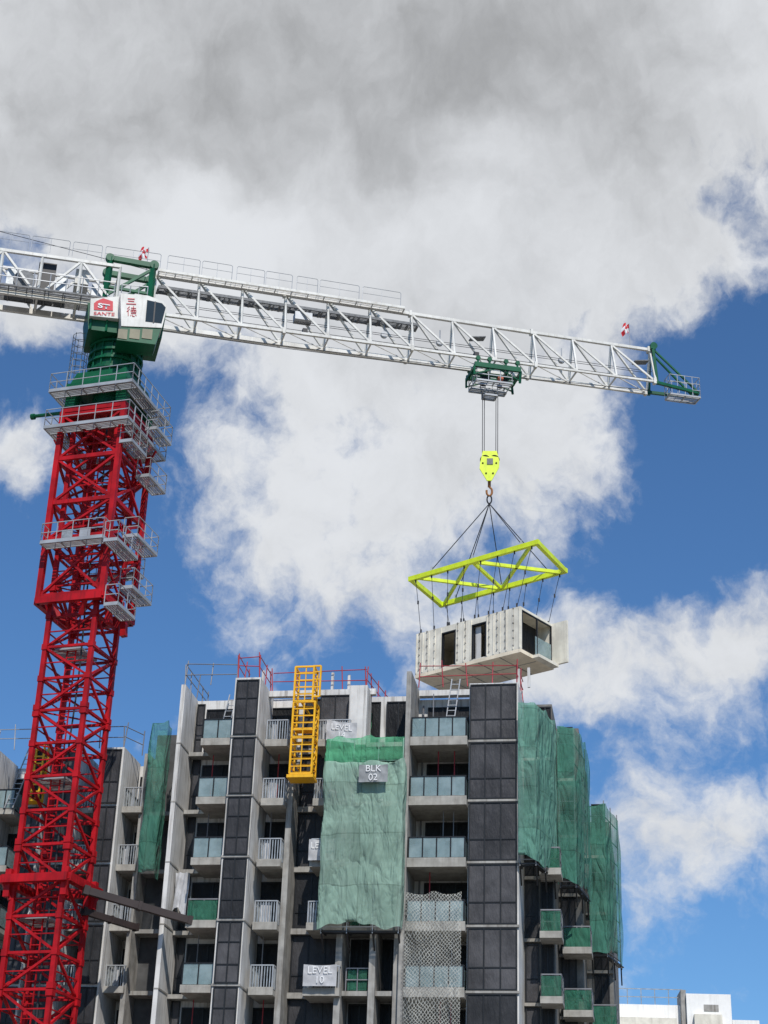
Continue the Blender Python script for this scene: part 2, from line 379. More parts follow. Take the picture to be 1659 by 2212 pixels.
for k in KS:
    z = zk(k)
    window(BL, BF, uR0 + .04, -.07, -.02, z + .06, z + S - .09, 3, (.36,))
    MB().fb(BF, uR0 - .02, .03, -.09, -.001, z - .07, z + .04).build('slab_edge', M['conc'], BL)
    window(BL, BF, uB0 + .1, uB1 - .04, -1.42, z + .07, z + S - .06, 2, (.3, .66))
    MB().fb(BF, uB0 - .02, uB1 + .05, -1.46, -1.401, z - .05, z + .06).build('slab_edge', M['conc'], BL)
    MB().fb(BF, uB1 + .001, uB1 + .02, -1.4, VB, z - .05, z + .03).build('joint', M['conc'], BL)
    MB().fb(BF, uA + .221, uA + .24, -.6, VB, z - .05, z + .03).build('joint', M['conc'], BL)
    MB().fb(BF, uA - .01, uA + .23, -.615, -.601, z - .04, z + .02).build('joint', M['conc'], BL)
    balcony(BL, BF, uF + .13, uR0 - .03, -.55, VR, z, 'glass', th_=.34)
    window(BL, BF, uF + .6, uR0 - .06, VR - .01, z + .05, z + 2.55, 3, (), M['deep'])
    balcony(BL, BF, U(426, -.9), uB0 - .02, -.95, VB, z, 'green' if k == 3 else 'glass', th_=.26)
    window(BL, BF, uA + .32, U(430, VB), VB - .01, z + .08, z + S - .2, 1, (.3,))
    window(BL, BF, U(434, VB), uB0 - .08, VB - .012, z + .05, z + 2.5, 2, (), M['deep'])
    MB().fb(BF, uA + .25, uB0, .9, VB - .01, z - .2, z).build('slab_edge', M['conc'], BL)
    balcony(BL, BF, U(566, -.7), uP - .15, -.75, VB, z - .05, 'bars', th_=.26)
    window(BL, BF, uP - 1.7, uP - .2, VB - .01, z + .02, z + 2.5, 1, (.5,), M['deep'])
    MB().fb(BF, uP + .14, U(765, 1.), 1.0, VB - .01, z - .15, z + .12).build('slab_edge', M['conc'], BL)
    window(BL, BF, uP + .18, U(752, 1.), 1.3, z + .13, z + S - .16, 3, (.3,))
    balcony(BL, BF, U(677, -.6), U(752, -.6), -.6, 1.25, z - .05, 'bars', th_=.26)
    MB().fb(BF, U(757, -.1), uF - .13, -.1, VB - .01, z - .22, z).build('slab_edge', M['conc'], BL)
    a, b = U(765, .9), U(812, .9)
    window(BL, BF, a + .05, b, VB - .01, z + .05, z + 2.7, 2, (), M['deep'])
    window(BL, BF, b + .3, uF - .2, VB - .01, z + .05, z + 2.7, 2, (), M['deep'])
    if k > 2:
        q = railing_pts(MB(), [BF.pt(U(765, 0), .0, z), BF.pt(U(812, 0), .0, z)], 1.05, .6, .022); q.build('railing', M['pipe'], BL)
        MB().fb(BF, U(768, 0), U(808, 0), .05, .06, z + .05, z + 1.).build('green_mesh', M['netbalc'], BL)
    m_ = MB(); p = BF.pt(uF + .38, VR - .15, z + .02); m_.tube(p, p + Z * 2.6, .05, 6); m_.build('drain_pipe', M['pipe'], BL)
    for fr_u in (uF + 1.1 + .3 * (k % 3), uF + 2.2, U(585, 0) + .2 * (k % 2), U(450, 0)):
        if (k + int(fr_u)) % 3 == 0: continue
        p = BF.pt(fr_u, .5, z); MB().tube(p, p + Z * 2.68, .028, 6).build('steel_prop', M['redrail'] if k % 2 else M['pipe'], BL)
    # stacked boards and bins left on some balconies
    if k % 2 == 1:
        a = uF + .5 + .2 * k; MB().fb(BF, a, a + .7, .6, 1.1, z + .002, z + .9).build('material_stack', M['soffit'], BL)
    a = U(700, 0); MB().fb(BF, a, a + .5, .2, .8, z - .04, z + .75).build('material_stack', M['bannerw'], BL)
zz_ = zk(2) - .35; m_ = MB()
for j in range(9):
    for i in range(9):
        a = uA + .34 + (U(424, .2) - uA - .3) * i / 8; m_.v.append(BF.pt(a, .2 + .12 * sin(i * 1.7 + j * .5), zz_ - 1.9 * j / 8 + (.25 * sin(i * .7) if j == 8 else 0)))
for j in range(8):
    for i in range(8): k_ = j * 9 + i; m_.f.append((k_, k_ + 1, k_ + 10, k_ + 9))
m_.build('plastic_sheet', M['bannerw'], BL, smooth=True, recalc=False)
for px in (730, 803, 856):
    a = UZ(px, 2100, -.3)[0]
    MB().fb(BF, a - .15, a + .15, -.3, VB, 0, zk(1)).build('column', M['conc'], BL)
rf = MB(); rf.fb(BF, uA + .3, 0, 3, 13, zr + .002, zr + .2); ro = rf.build('roof', M['conc'], BL)
MB().fb(BF, uB1 + .02, U(800, 0), .5, .8, zr - .25, zr + .05).build('parapet', M['white'], BL)
MB().fb(BF, uF + .2, 0, 1.6, 2.0, zr, zr + .3).build('parapet', M['white'], BL)
a = U(795, -.2, 1500)
MB().fb(BF, a - .9, a, -.4, .9, zk(0) - .2, zr - .1).build('bay_wall', M['white'], BL)
window(BL, BF, U(690, -.1, 1500), a - .95, .3, zk(0) + .3, zr - .35, 2, ())
for px in (560, 712, 748, 1118, 1140):
    q = U(px, .2, 1480); m_ = MB(); p = BF.pt(q, .9, zr + .05); m_.beam(p, p + Z * random.uniform(.5, 1.3), .12); m_.build('roof_stub', M['white'], BL)
# right wings
w1 = U(1194, 3.0); w2 = U(1252, 6.5); w3 = U(1318, 10.5, 1850)
zw3 = UZ(1300, 1770, 10)[1]
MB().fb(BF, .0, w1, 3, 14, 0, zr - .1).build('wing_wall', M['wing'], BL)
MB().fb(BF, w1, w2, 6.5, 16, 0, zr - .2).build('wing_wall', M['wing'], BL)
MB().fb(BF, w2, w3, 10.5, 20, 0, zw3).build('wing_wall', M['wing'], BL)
for k in KS:
    z = zk(k)
    window(BL, BF, .06, U(1162, 3), 2.99, z + .05, z + 2.8, 1, (.4,))
    window(BL, BF, U(1166, 3), w1 - .03, 2.99, z + .05, z + 2.75, 2, (), M['deep'])
    window(BL, BF, w1 + .12, w2 - .3, 6.49, z + .05, z + 2.85, 2, (.4,))
    MB().fb(BF, w1 + .01, w2, 6.3, 6.49, z - .12, z + .03).build('slab_edge', M['soffit'], BL)
    MB().fb(BF, .01, w1, 2.8, 2.98, z - .12, z + .03).build('slab_edge', M['soffit'], BL)
    if k > 1:
        balcony(BL, BF, U(1166, 1.5, 2050), U(1214, 1.5, 2050), 1.5, 3.0, z, 'green', th_=.22)
        if k > 2: balcony(BL, BF, w2 - .9, w2 + .5, 5.0, 6.5, z, 'green', th_=.22)
    if k > 0:
        window(BL, BF, w2 + .4, w3 - .2, 10.49, z + .05, z + 2.85, 2, (.4,))
        MB().fb(BF, w2 + .01, w3, 10.3, 10.49, z - .12, z + .03).build('slab_edge', M['soffit'], BL)
        if k > 3: balcony(BL, BF, w3 - 1.1, w3 + .2, 9.2, 10.5, z, 'green', th_=.22)
# ================================================================== LEFT BLOCK
LB = thing('apartment_block', 'lower unfinished apartment block at left behind the red crane mast', 'building', BF.pt(uA - 6, 8, 0))
VL = 4.5
zl0 = UZ(290, 1748, 2.4)[1]; zlr = UZ(265, 1618, 1.6)[1]
uE = U(-90, VL)
MB().fb(BF, uE, uA - .02, VL, 14, 0, zlr).build('wall', M['white'], LB)
cols = [(214, 254), (120, 160), (58, 92), (-60, -20)]
bals = [(268, 310), (168, 206), (-8, 36)]
for a, b in cols:
    a_, b_ = U(a, 1.6), U(b, 1.6)
    MB().fb(BF, a_, b_ + .15, 1.6, VL, 0, zlr + .1).build('bay_wall', M['white'], LB)
    for k in range(-1, 7):
        z = zl0 - S * k
        if z + 2.5 > zlr + .5: continue
        window(LB, BF, a_ + .06, b_ + .06, 1.58, z + .07, min(z + S - .07, zlr), 2, (.4,))
for a, b in bals:
    a_, b_ = U(a, 2.2), U(b, 2.2)
    for k in range(0, 7):
        z = zl0 - S * k
        balcony(LB, BF, a_, b_, 2.2, VL, z, 'glass' if a < 0 else 'bars', th_=.22)
        window(LB, BF, a_ + .1, b_, VL - .01, z + .02, z + 2.35, 2, (), M['deep'])
a_, b_ = U(318, 3), uA - .05
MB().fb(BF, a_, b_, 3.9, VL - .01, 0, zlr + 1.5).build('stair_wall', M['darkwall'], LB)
for px in (312,): MB().fb(BF, U(px, 2.5) - .12, U(px, 2.5) + .12, 2.4, VL, 0, zlr).build('fin_wall', M['conc'], LB)
for k in range(0, 7): MB().fb(BF, a_, b_ - .02, 2.9, 3.89, zl0 - S * k - .2, zl0 - S * k).build('slab_edge', M['conc'], LB)
# ================================================================== NETS
uN0 = UZ(706, 1590, -1.5)[0]; uN1 = UZ(874, 1590, -1.5)[0]
znt = UZ(790, 1588, -1.5)[1]; znb = UZ(775, 1998, -1.5)[1]; znm = UZ(785, 1645, -1.5)[1]
netcurtain('safety_net', 'large faded green debris net hung on the block front under the level sign', [(uN0 + .05, -.7), (uN0, -1.5), (uN1 - .0, -1.5), (uN1 + .02, -.7)], BF, znm + .1, znb, M['netgrey'], 'debris nets on the blocks')
netcurtain('safety_net', 'bright green sheer net strip along the top of the large faded net', [(uN0 + .05, -.72), (uN0 - .02, -1.42), (uN1 - .02, -1.42)], BF, znt, znm - .1, M['netbright'], 'debris nets on the blocks', nz=12)
def ziv(px, py, v): return UZ(px, py, v)[1]
netcurtain('safety_net', 'green debris net wrapped round the block corner right of the dark window bay', [(U(1119, -.5, 1520), -.5), (U(1155, -.5, 1520), -.5), (U(1201, 2.6), 2.6), (U(1203, 3.5), 3.9)], BF, ziv(1135, 1514, -.5), ziv(1125, 1853, -.5), M['net'], 'debris nets on the blocks')
netcurtain('safety_net', 'dark green debris net on the middle of the three right hand wings', [(U(1203, 2.8, 1580), 2.8), (U(1240, 2.9, 1580), 2.9), (U(1268, 6.0, 1700), 6.0), (U(1270, 7.0, 1700), 7.5)], BF, ziv(1225, 1566, 2.8), ziv(1220, 1900, 2.8), M['netdark'], 'debris nets on the blocks')
netcurtain('safety_net', 'farthest green debris net on the low right hand wing against the sky', [(U(1269, 8, 1750), 8), (U(1306, 8, 1750), 8), (U(1337, 11., 1800), 11.)], BF, ziv(1290, 1735, 8), ziv(1290, 2052, 8), M['netdark'], 'debris nets on the blocks')
netcurtain('safety_net', 'narrow dark green net on the stair shaft between the two blocks', [(U(314, 1.5), 1.9), (U(316, 1.3), 1.3), (U(349, 1.3), 1.3), (U(360, 2.3), 2.3)], BF, ziv(345, 1556, 1.3), ziv(330, 1888, 1.3), M['netdark'], 'debris nets on the blocks')
netcurtain('mesh_net', 'white diamond safety mesh draped over the lower balconies beside the large green net', [(uF + .2, -1.0), (uR0 - .15, -.95)], BF, ziv(940, 1925, -1.0), ziv(930, 2300, -1.), M['netwhite'], None, amp=.12, cat='safety mesh')
netcurtain('safety_net', 'small green net strip behind the white roof wall beside the large net', [(U(797, 1.0, 1550), 1.0), (U(826, 4.0, 1550), 4.0)], BF, ziv(800, 1525, 1.), zk(0), M['netbright'], 'debris nets on the blocks', nz=12)
def scaffold(label, uvs, zt, zb, mat, group='tube scaffolds under the nets'):
    t = thing('scaffold', label, 'scaffold', BF.pt(uvs[0][0], uvs[0][1], zb), group)
    pts = []
    for (a, va), (b, vb) in zip(uvs, uvs[1:]):
        n = max(1, round(math.hypot(b - a, vb - va) / 1.3))
        for i in range(n): pts.append((a + (b - a) * i / n, va + (vb - va) * i / n))
    pts.append(uvs[-1])
    for a, v in pts: MB().tube(BF.pt(a, v, zb - .3), BF.pt(a, v, zt + .35), .03, 5).build('standard', mat, t)
    L = MB(); zz = zb
    while zz < zt + .2:
        for (a, va), (b, vb) in zip(pts, pts[1:]): L.tube(BF.pt(a, va, zz), BF.pt(b, vb, zz), .028, 5)
        zz += 1.0
    L.build('ledger', mat, t)
    B = MB()
    for i, (a, v) in enumerate(pts):
        B.beam(BF.pt(a, v, zb - .1), BF.pt(a, v + .9, zb - 1.0), .07); B.beam(BF.pt(a, v, zb - .12), BF.pt(a, v + 1.2, zb - .12), .08)
    for (a, va), (b, vb) in zip(pts, pts[1:]): B.beam(BF.pt(a, va, zb - .2), BF.pt(b, vb, zb - .2), .06); B.beam(BF.pt(a, va + .5, zb - .18), BF.pt(b, vb + .5, zb - .18), .3, .04)
    B.build('bracket', M['black'], t)
    return t
scaffold('pipe scaffold behind the large faded green net', [(uN0 + .1, -1.1), (uN1 - .1, -1.1)], znt - .4, znb, M['galv'])
scaffold('pipe scaffold behind the corner net right of the dark window bay', [(U(1122, -.2, 1520), -.2), (U(1155, -.2, 1520), -.2), (U(1195, 2.5), 2.5)], ziv(1135, 1530, -.5), ziv(1125, 1853, -.5), M['pipe'])
scaffold('pipe scaffold behind the net on the middle right wing', [(U(1206, 3.1, 1580), 3.2), (U(1238, 3.2, 1580), 3.2), (U(1264, 6.0, 1700), 6.0)], ziv(1225, 1590, 2.8), ziv(1220, 1900, 2.8), M['pipe'])
scaffold('pipe scaffold behind the farthest green net on the right wing', [(U(1272, 8.3, 1750), 8.3), (U(1304, 8.3, 1750), 8.3), (U(1333, 11., 1800), 11.)], ziv(1290, 1740, 8), ziv(1290, 2052, 8), M['pipe'])
# ================================================================== BANNERS
def banner(label, px0, px1, py0, py1, v, text, mat, size, tmat, group=None, tilt=0.):
    u0, zt = UZ(px0, py0, v); u1, zb = UZ(px1, py1, v); zt = UZ((px0 + px1) / 2, py0, v)[1]; zb = UZ((px0 + px1) / 2, py1, v)[1]
    t = thing('banner', label, 'banner', BF.pt((u0 + u1) / 2, v, zb), group)
    n = 14; mb = MB()
    for j in range(n + 1):
        for i in range(n + 1):
            a = u0 + (u1 - u0) * i / n; z = zb + (zt - zb) * j / n - tilt * (i / n - .5) - (.05 * sin(math.pi * i / n) if j == n else 0)
            mb.v.append(BF.pt(a, v + .014 * sin(i * 1.1 + j * .6), z))
    for j in range(n):
        for i in range(n):
            k = j * (n + 1) + i; mb.f.append((k, k + 1, k + n + 2, k + n + 1))
    mb.build('sheet', mat, t, smooth=True, recalc=False)
    c = BF.pt((u0 + u1) / 2, v - .05, (zt + zb) / 2)
    text_mesh(text, size, tmat, t, c, (BF.eu * (u1 - u0) - Z * tilt).normalized(), Z, bold=-.004)
    return t
banner('grey mesh sign with white letters on the large green net', 776, 837, 1651, 1689, -1.9, 'BLK\n02', M['banner'], .46, M['letter_white'])
banner('crumpled grey level sign on the top balcony left of the green net', 706, 770, 1558, 1602, -.85, 'LEVEL\n14', M['bannerw'], .42, M['letter_white'], None, .2)
banner('pale level sign on the balcony below the large green net', 656, 726, 2083, 2130, -.85, 'LEVEL\n10', M['bannerw'], .46, M['letter_white'])
banner('level sign half hidden by the left edge of the large green net', 668, 722, 1812, 1858, -.8, 'LEVEL\n12', M['bannerw'], .42, M['letter_white'])
# ================================================================== GUARD RAILS
guard('red pipe guard rail on the roof in front of the hanging module', BF, [(uF + .35, .4), (-.1, .4), (-.0, 2.8)], zr + .0, M['redrail'])
guard('red guard rail on the roof above the yellow hoist frame', BF, [(U(588, .6, 1490), .7), (U(790, .6, 1490), .7), (U(838, 4, 1560), 6.)], zr + .0, M['redrail'])
guard('red guard rail on top of the dark window bay left of the yellow frame', BF, [(uB0 + .1, 1.), (uB0 + .1, -1.3), (uB1 - .1, -1.3), (uB1 - .1, 1.3)], zr + .1, M['redrail'])
guard('grey pipe guard rail on the roof left end of the central block', BF, [(uA + .15, 4.), (uA + .15, -.5), (uB0 - .2, -.4)], zr + .1, M['pipe'])
guard('grey guard rail on the low left block roof beside the mast', BF, [(U(205, 1.7), 1.7), (U(258, 1.7), 1.7), (U(300, 3.), 3.)], zlr + .1, M['pipe'])
guard('pale guard rail on the left block roof at the picture edge', BF, [(U(-60, 1.7), 1.7), (U(60, 1.7), 1.7)], zlr + .1, M['galv'])
def ladder(label, p, q, wdt, mat, side):
    t = thing('ladder', label, 'ladder', p)
    m_ = MB()
    for s in (-1, 1): m_.beam(p + side * (s * wdt / 2), q + side * (s * wdt / 2), .05)
    n = int((q - p).length / .3)
    for i in range(1, n): c = p.lerp(q, i / n); m_.beam(c - side * wdt / 2, c + side * wdt / 2, .035)
    m_.build('ladder_frame', mat, t)
    m_ = MB()
    for s in (-1, 1): m_.beam(p + side * (s * wdt / 2) - Z * .04, p + side * (s * wdt / 2) + Z * .04, .08)
    m_.beam(p - side * wdt / 2, p + side * wdt / 2, .03); m_.build('foot', M['black'], t)
ladder('aluminium ladder leaning to the roof behind the top right balcony', BF.pt(U(962, 1.), 1.0, zk(0)), BF.pt(U(978, 1.), 1.7, zr + .9), .42, M['galv'], BF.eu)
ladder('aluminium ladder behind the top left balcony of the central block', BF.pt(U(472, 1.), .6, zk(0)), BF.pt(U(486, 1.), 1.3, zr + .2), .4, M['galv'], BF.eu)
ladder('steel ladder on the left block seen behind the mast', BF.pt(U(24, 2.), 2.0, zl0), BF.pt(U(42, 2.), 3.3, zlr + .9), .45, M['galv'], BF.eu)
# ================================================================== YELLOW HOIST FRAME
hu0 = UZ(630, 1600, -1.7)[0]; hu1 = hu0 + 1.08; hv0, hv1 = -1.75, -.85
hzb = ziv(650, 1672, -1.7); hzt = ziv(665, 1440, -1.7)
HT = thing('hoist_tower', 'orange yellow steel cage tower hung on the block front left of the green net', 'hoist tower', BF.pt((hu0 + hu1) / 2, -1.2, hzb))
ns = 3
for i in range(ns):
    a = hzb + (hzt - hzb) * i / ns + .02; b = hzb + (hzt - hzb) * (i + 1) / ns - .02; m_ = MB()
    inset = .14 if i == 2 else 0
    cs = [(hu0, hv0), (hu1 - inset, hv0), (hu1 - inset, hv1), (hu0, hv1)]
    for c in cs: m_.beam(BF.pt(*c, a), BF.pt(*c, b), .085)
    for (c, d) in zip(cs, cs[1:] + cs[:1]):
        m_.beam(BF.pt(*c, a), BF.pt(*d, a), .085); m_.beam(BF.pt(*c, b), BF.pt(*d, b), .085)
        n = 5
        for j in range(1, n): zz = a + (b - a) * j / n; m_.beam(BF.pt(*c, zz), BF.pt(*d, zz), .048)
    um = (hu0 + hu1) / 2
    m_.beam(BF.pt(um, hv0, a), BF.pt(um, hv0, b), .045)
    m_.beam(BF.pt(hu1 - inset, hv0, a), BF.pt(hu1 - inset, hv1, b), .05)
    m_.build('cage_section', M['yellow'], HT)
MB().fb(BF, hu0 - .12, hu1 + .1, hv0 - .1, hv1, hzb - .2, hzb - .05).build('base_tray', M['yellow'], HT)
MB().fb(BF, hu0 + .05, hu1 - .1, hv0 + .1, hv1 - .1, hzb + 2.3, hzb + 2.37).build('platform', M['yellow'], HT)
b_ = MB(); b_.beam(BF.pt(hu1 + .2, hv0, hzt + .0), BF.pt(hu1 + .2, hv0, hzt - 1.6), .08); b_.beam(BF.pt(hu1 + .2, hv0, hzt + .0), BF.pt(hu1 - .2, hv0, hzt), .08); b_.beam(BF.pt(hu1 + .2, hv0, hzt - 1.6), BF.pt(hu1 - .1, hv0, hzt - 1.6), .08)
for q in (.3, .7, 1.1): b_.beam(BF.pt(hu1 + .2, hv0, hzt - q), BF.pt(hu1 - .14, hv0, hzt - q), .05)
b_.build('side_bracket', M['yellow'], HT)
for q in (.6, 4.): MB().beam(BF.pt(hu0 + .2, hv1, hzb + q), BF.pt(hu0 + .2, 1.5, hzb + q), .1).build('wall_tie', M['yellow'], HT)
t = thing('hoist_tower', 'small yellow cage frame on the left block seen through the mast', 'hoist tower', BF.pt(U(78, 1.2), 1.2, ziv(78, 1730, 1.2)))
m_ = MB(); a, b = U(66, 1.2), U(92, 1.2); zb_, zt_ = ziv(78, 1730, 1.2), ziv(80, 1610, 1.2)
for c in ((a, .8), (b, .8), (b, 1.4), (a, 1.4)): m_.beam(BF.pt(*c, zb_), BF.pt(*c, zt_), .09)
for i in range(9):
    z = zb_ + (zt_ - zb_) * i / 8; m_.beam(BF.pt(a, .8, z), BF.pt(b, .8, z), .07); m_.beam(BF.pt(b, .8, z), BF.pt(b, 1.4, z), .07)
m_.build('cage_section', M['yellow'], t)
MB().fb(BF, a - .05, b + .05, .75, 1.45, zb_ - .12, zb_ - .05).build('base_tray', M['yellow'], t)
# ================================================================== FAR BUILDING
DF = Frame(P(1400, 2150, 130), rad(4))
D = thing('far_building', 'pale concrete rooftop of a distant building at the lower right corner', 'building', DF.pt(0, 8, 0))
def dbox(px0, px1, py, v0, v1, nm, mt):
    a, z = DF.px(px0, py, v0); b, _ = DF.px(px1, py, v0); MB().fb(DF, a, b, v0, v1, 0, z).build(nm, mt, D); return a, b, z
dbox(1482, 1578, 2146, 0, 14, 'stair_tower', M['farwhite'])
A0, A1, AZ = dbox(1318, 1478, 2168, 1, 14, 'wall', M['farwhite'])
dbox(1240, 1316, 2193, .4, 10, 'low_wall', M['module']); dbox(1303, 1313, 2130, .2, 3, 'fin_wall', M['farwhite']); dbox(1470, 1481, 2138, .3, 3, 'fin_wall', M['conc'])
dbox(1330, 1462, 2196, -.6, .99, 'low_wall', M['module']); dbox(1500, 1560, 2190, -.5, -.01, 'ledge', M['module']); dbox(1582, 1640, 2203, .2, 8, 'low_wall', M['farwhite'])
a, z = DF.px(1520, 2170, 0); MB().fb(DF, a, a + 1.1, -.03, -.002, z - .5, z).build('louvre', M['conc'], D)
railing_pts(MB(), [DF.pt(A0 + .3, 1.2, AZ), DF.pt(A1 - .1, 1.2, AZ)], 1.2, 1.0, .03).build('guard_rail', M['bar'], D)
a, z = DF.px(1400, 2172, 3); MB().tube(DF.pt(a, 5.5, AZ - 4), DF.pt(a, 5.5, AZ + .35), 2.0, 24).build('water_tank', M['conc'], D)
# ================================================================== CRANE
YM = 79.0
ax = P(150, 1600, YM); MF = Frame(ax, rad(17.6))
xat = lambda py: 150 - (py - 1600) * .1218
mz = lambda py, v=0: MF.px(xat(py), py, v)[1]
CRN = thing('tower_crane', 'tower crane with red lattice mast, green turntable and white lattice jib', 'tower crane', MF.pt(0, 0, 0))
def corners(h): return [(-h, -h), (h, -h), (h, h), (-h, h)]
hw = 1.27
zs_top = mz(1322)
def lattice(m_, h, za, zb, nb, cw, bw, pat='Z'):
    cs = corners(h)
    for c in cs: m_.beam(MF.pt(*c, za), MF.pt(*c, zb), cw)
    for i in range(nb):
        a = za + (zb - za) * i / nb; b = za + (zb - za) * (i + 1) / nb
        for fi, (c, d) in enumerate(zip(cs, cs[1:] + cs[:1])):
            m_.beam(MF.pt(*c, a), MF.pt(*d, a), bw * 1.1)
            m_.beam(MF.pt(*c, (a + b) / 2), MF.pt(*d, (a + b) / 2), bw * .5)
            e, f = (c, d) if (i + fi) % 2 == 0 else (d, c)
            m_.beam(MF.pt(*e, a), MF.pt(*f, b), bw)
            g_ = MF.pt(*e, a); h_ = MF.pt(*f, b); m_.beam(g_.lerp(h_, .04), g_.lerp(h_, .13), bw * 1.7, .04)
        # diaphragm brace
        m_.beam(MF.pt(-h, -h, a), MF.pt(h, h, a), bw * .6)
nsec = 7; H1 = zs_top + 1.0
for i in range(nsec):
    a = H1 * i / nsec; b = H1 * (i + 1) / nsec; m_ = MB(); lattice(m_, hw, a + .01, b - .01, 4, .23, .115)
    for c in corners(hw):
        p = MF.pt(*c, b - .3); m_.beam(p, p + Z * .28, .34)
        p = MF.pt(*c, a + .02); m_.beam(p, p + Z * .28, .34)
        for q in (.25, .5, .75): p = MF.pt(*c, a + (b - a) * q - .15); m_.beam(p, p + Z * .3, .3)
    m_.build('mast_section', M['red'], CRN)
    zz = a + (b - a) * .5; m_ = MB().bars(MF.pt(-hw + .2, -hw + .35, zz), MF.pt(.5, -hw + .35, zz), MF.pt(.5, hw - .4, zz), MF.pt(-hw + .2, hw - .4, zz), .1, .07); m_.build('rest_platform', M['galv'], CRN)
L = MB()
for s in (-.24, .24): L.beam(MF.pt(-.1 + s, -.7, 0), MF.pt(-.1 + s, -.7, mz(900)), .06)
zz = .5
while zz < mz(900): L.beam(MF.pt(-.34, -.7, zz), MF.pt(.14, -.7, zz), .045); zz += .33
L.build('ladder', M['red'], CRN)
L = MB().path([MF.pt(.55 + .06 * sin(i * .9), -hw + .3 + .05 * cos(i * .7), mz(900) * i / 40) for i in range(41)], .045, 6); L.build('power_cable', M['rope'], CRN)
h2 = 1.76
lv = [mz(p, 0) for p in (1312, 1190, 1112, 1018, 925)]
m_ = MB(); cs = corners(h2)
for c in cs: m_.beam(MF.pt(*c, lv[0] - .3), MF.pt(*c, lv[-1] + .2), .27)
for i in range(5):
    for c, d in zip(cs, cs[1:] + cs[:1]): m_.beam(MF.pt(*c, lv[i]), MF.pt(*d, lv[i]), .17, .22)
for i in range(4):
    for c, d in zip(cs, cs[1:] + cs[:1]):
        if i == 1: m_.beam(MF.pt(*c, lv[i]), MF.pt(*d, lv[i + 1]), .12)
        else: m_.beam(MF.pt(*c, lv[i]), MF.pt(*d, lv[i + 1]), .13); m_.beam(MF.pt(*d, lv[i]), MF.pt(*c, lv[i + 1]), .124)
m_.build('climbing_frame', M['red'], CRN)
m_ = MB(); lattice(m_, hw, H1, lv[-1], 6, .22, .1); m_.build('mast_section', M['red'], CRN)
m_ = MB()
for a, b in zip(corners(h2 + .05), corners(h2 + .05)[1:] + corners(h2 + .05)[:1]): m_.beam(MF.pt(*a, lv[0] - .25), MF.pt(*b, lv[0] - .25), .3, .36)
for s in (-1, 1): m_.beam(MF.pt(h2, s * .9, lv[0] - .3), MF.pt(h2 + .1, s * .9, lv[0] - 1.4), .3); m_.beam(MF.pt(s * .9, -h2, lv[0] - .3), MF.pt(s * .6, -h2 + .2, lv[0] - 1.1), .2)
m_.build('base_collar', M['red'], CRN)
zc = mz(1915)
m_ = MB(); q = corners(hw + .42)
for a, b in zip(q, q[1:] + q[:1]): m_.beam(MF.pt(*a, zc), MF.pt(*b, zc), .32, .38)
for a, b in zip(q, q[1:] + q[:1]): m_.beam(MF.pt(*a, zc - .05), MF.pt(a[0] * .8, a[1] * .8, zc - .9), .16)
for a in corners(hw + .2): m_.beam(MF.pt(a[0], a[1], zc - .8), MF.pt(a[0], a[1], zc + .5), .3)
m_.build('tie_collar', M['red'], CRN)
def platform(u0, u1, v0, v1, z, open_=(), h=1.05, parent=CRN, fr=MF):
    d = MB().bars(fr.pt(u0, v0, z - .04), fr.pt(u1, v0, z - .04), fr.pt(u1, v1, z - .04), fr.pt(u0, v1, z - .04), .12, .075, .04) if (u1 - u0) > (v1 - v0) else \
        MB().bars(fr.pt(u0, v0, z - .04), fr.pt(u0, v1, z - .04), fr.pt(u1, v1, z - .04), fr.pt(u1, v0, z - .04), .12, .075, .04)
    d.beam(fr.pt(u0, v0, z), fr.pt(u1, v0, z), .04, .2); d.beam(fr.pt(u1, v0, z), fr.pt(u1, v1, z), .04, .2)
    o = d.build('platform', M['galv'], parent)
    sides = {'f': [(u0, v0), (u1, v0)], 'r': [(u1, v0), (u1, v1)], 'b': [(u1, v1), (u0, v1)], 'l': [(u0, v1), (u0, v0)]}
    r_ = MB()
    for s, q in sides.items():
        if s in open_: continue
        railing_pts(r_, [fr.pt(*q[0], z), fr.pt(*q[1], z)], h, .9, .018)
    r_.build('railing', M['galv'], o); return o
pz = MF.px(170, 1163, -2.6)[1]; pu0 = MF.px(88, 1163, -2.6)[0]
platform(pu0, h2 + .1, -2.6, -h2 - .17, pz, ('b',))
platform(h2 + .2, h2 + .95, -2.6, -.2, pz - .25, ('l',))
platform(h2 + .2, h2 + 1.0, -.6, 1.9, pz + .9, ('l',))
platform(h2 + .2, h2 + .95, -.4, 1.9, pz - 1.9, ('l',))
platform(h2 + .2, h2 + .95, -1.8, .2, pz - 3.4, ('l',))
platform(-h2 - .2, h2, h2 + .2, 2.6, pz, ('f',))
for s in (-1, 1): MB().fb(MF, s * .5 - .3, s * .5 + .3, -h2 - .22, -h2 - .17, pz + .1, pz + .9).build('control_panel', M['bar'] if s < 0 else M['galv'], CRN)
zA = mz(925, 0); m_ = MB().fb(MF, -h2 - .1, h2 + .1, -h2 - .1, h2 + .1, zA + .15, zA + .45); m_.build('top_collar', M['red'], CRN)
RW = 2.42; pw = .68
for nm, z in (('a', mz(915, -2) + .0), ('b', mz(836, -2))):
    platform(-RW, RW, -RW, -RW + pw, z, ('b',)); platform(RW - pw, RW, -RW + pw + .03, RW, z, ('l', 'f')); platform(-RW, -RW + pw, -RW + pw + .03, RW, z, ('r', 'f')); platform(-RW + pw + .03, RW - pw - .03, RW - pw, RW, z, ('f', 'l', 'r'))
zpA = mz(915, -2)
platform(RW - .5, RW + .25, .2, 2.3, zpA - 2.1, ('l',)); platform(RW - .6, RW + .1, -1.9, -.1, zpA - 1.1, ('l',)); platform(RW - .3, RW + .35, .3, 2.2, zpA + .8, ('l',))
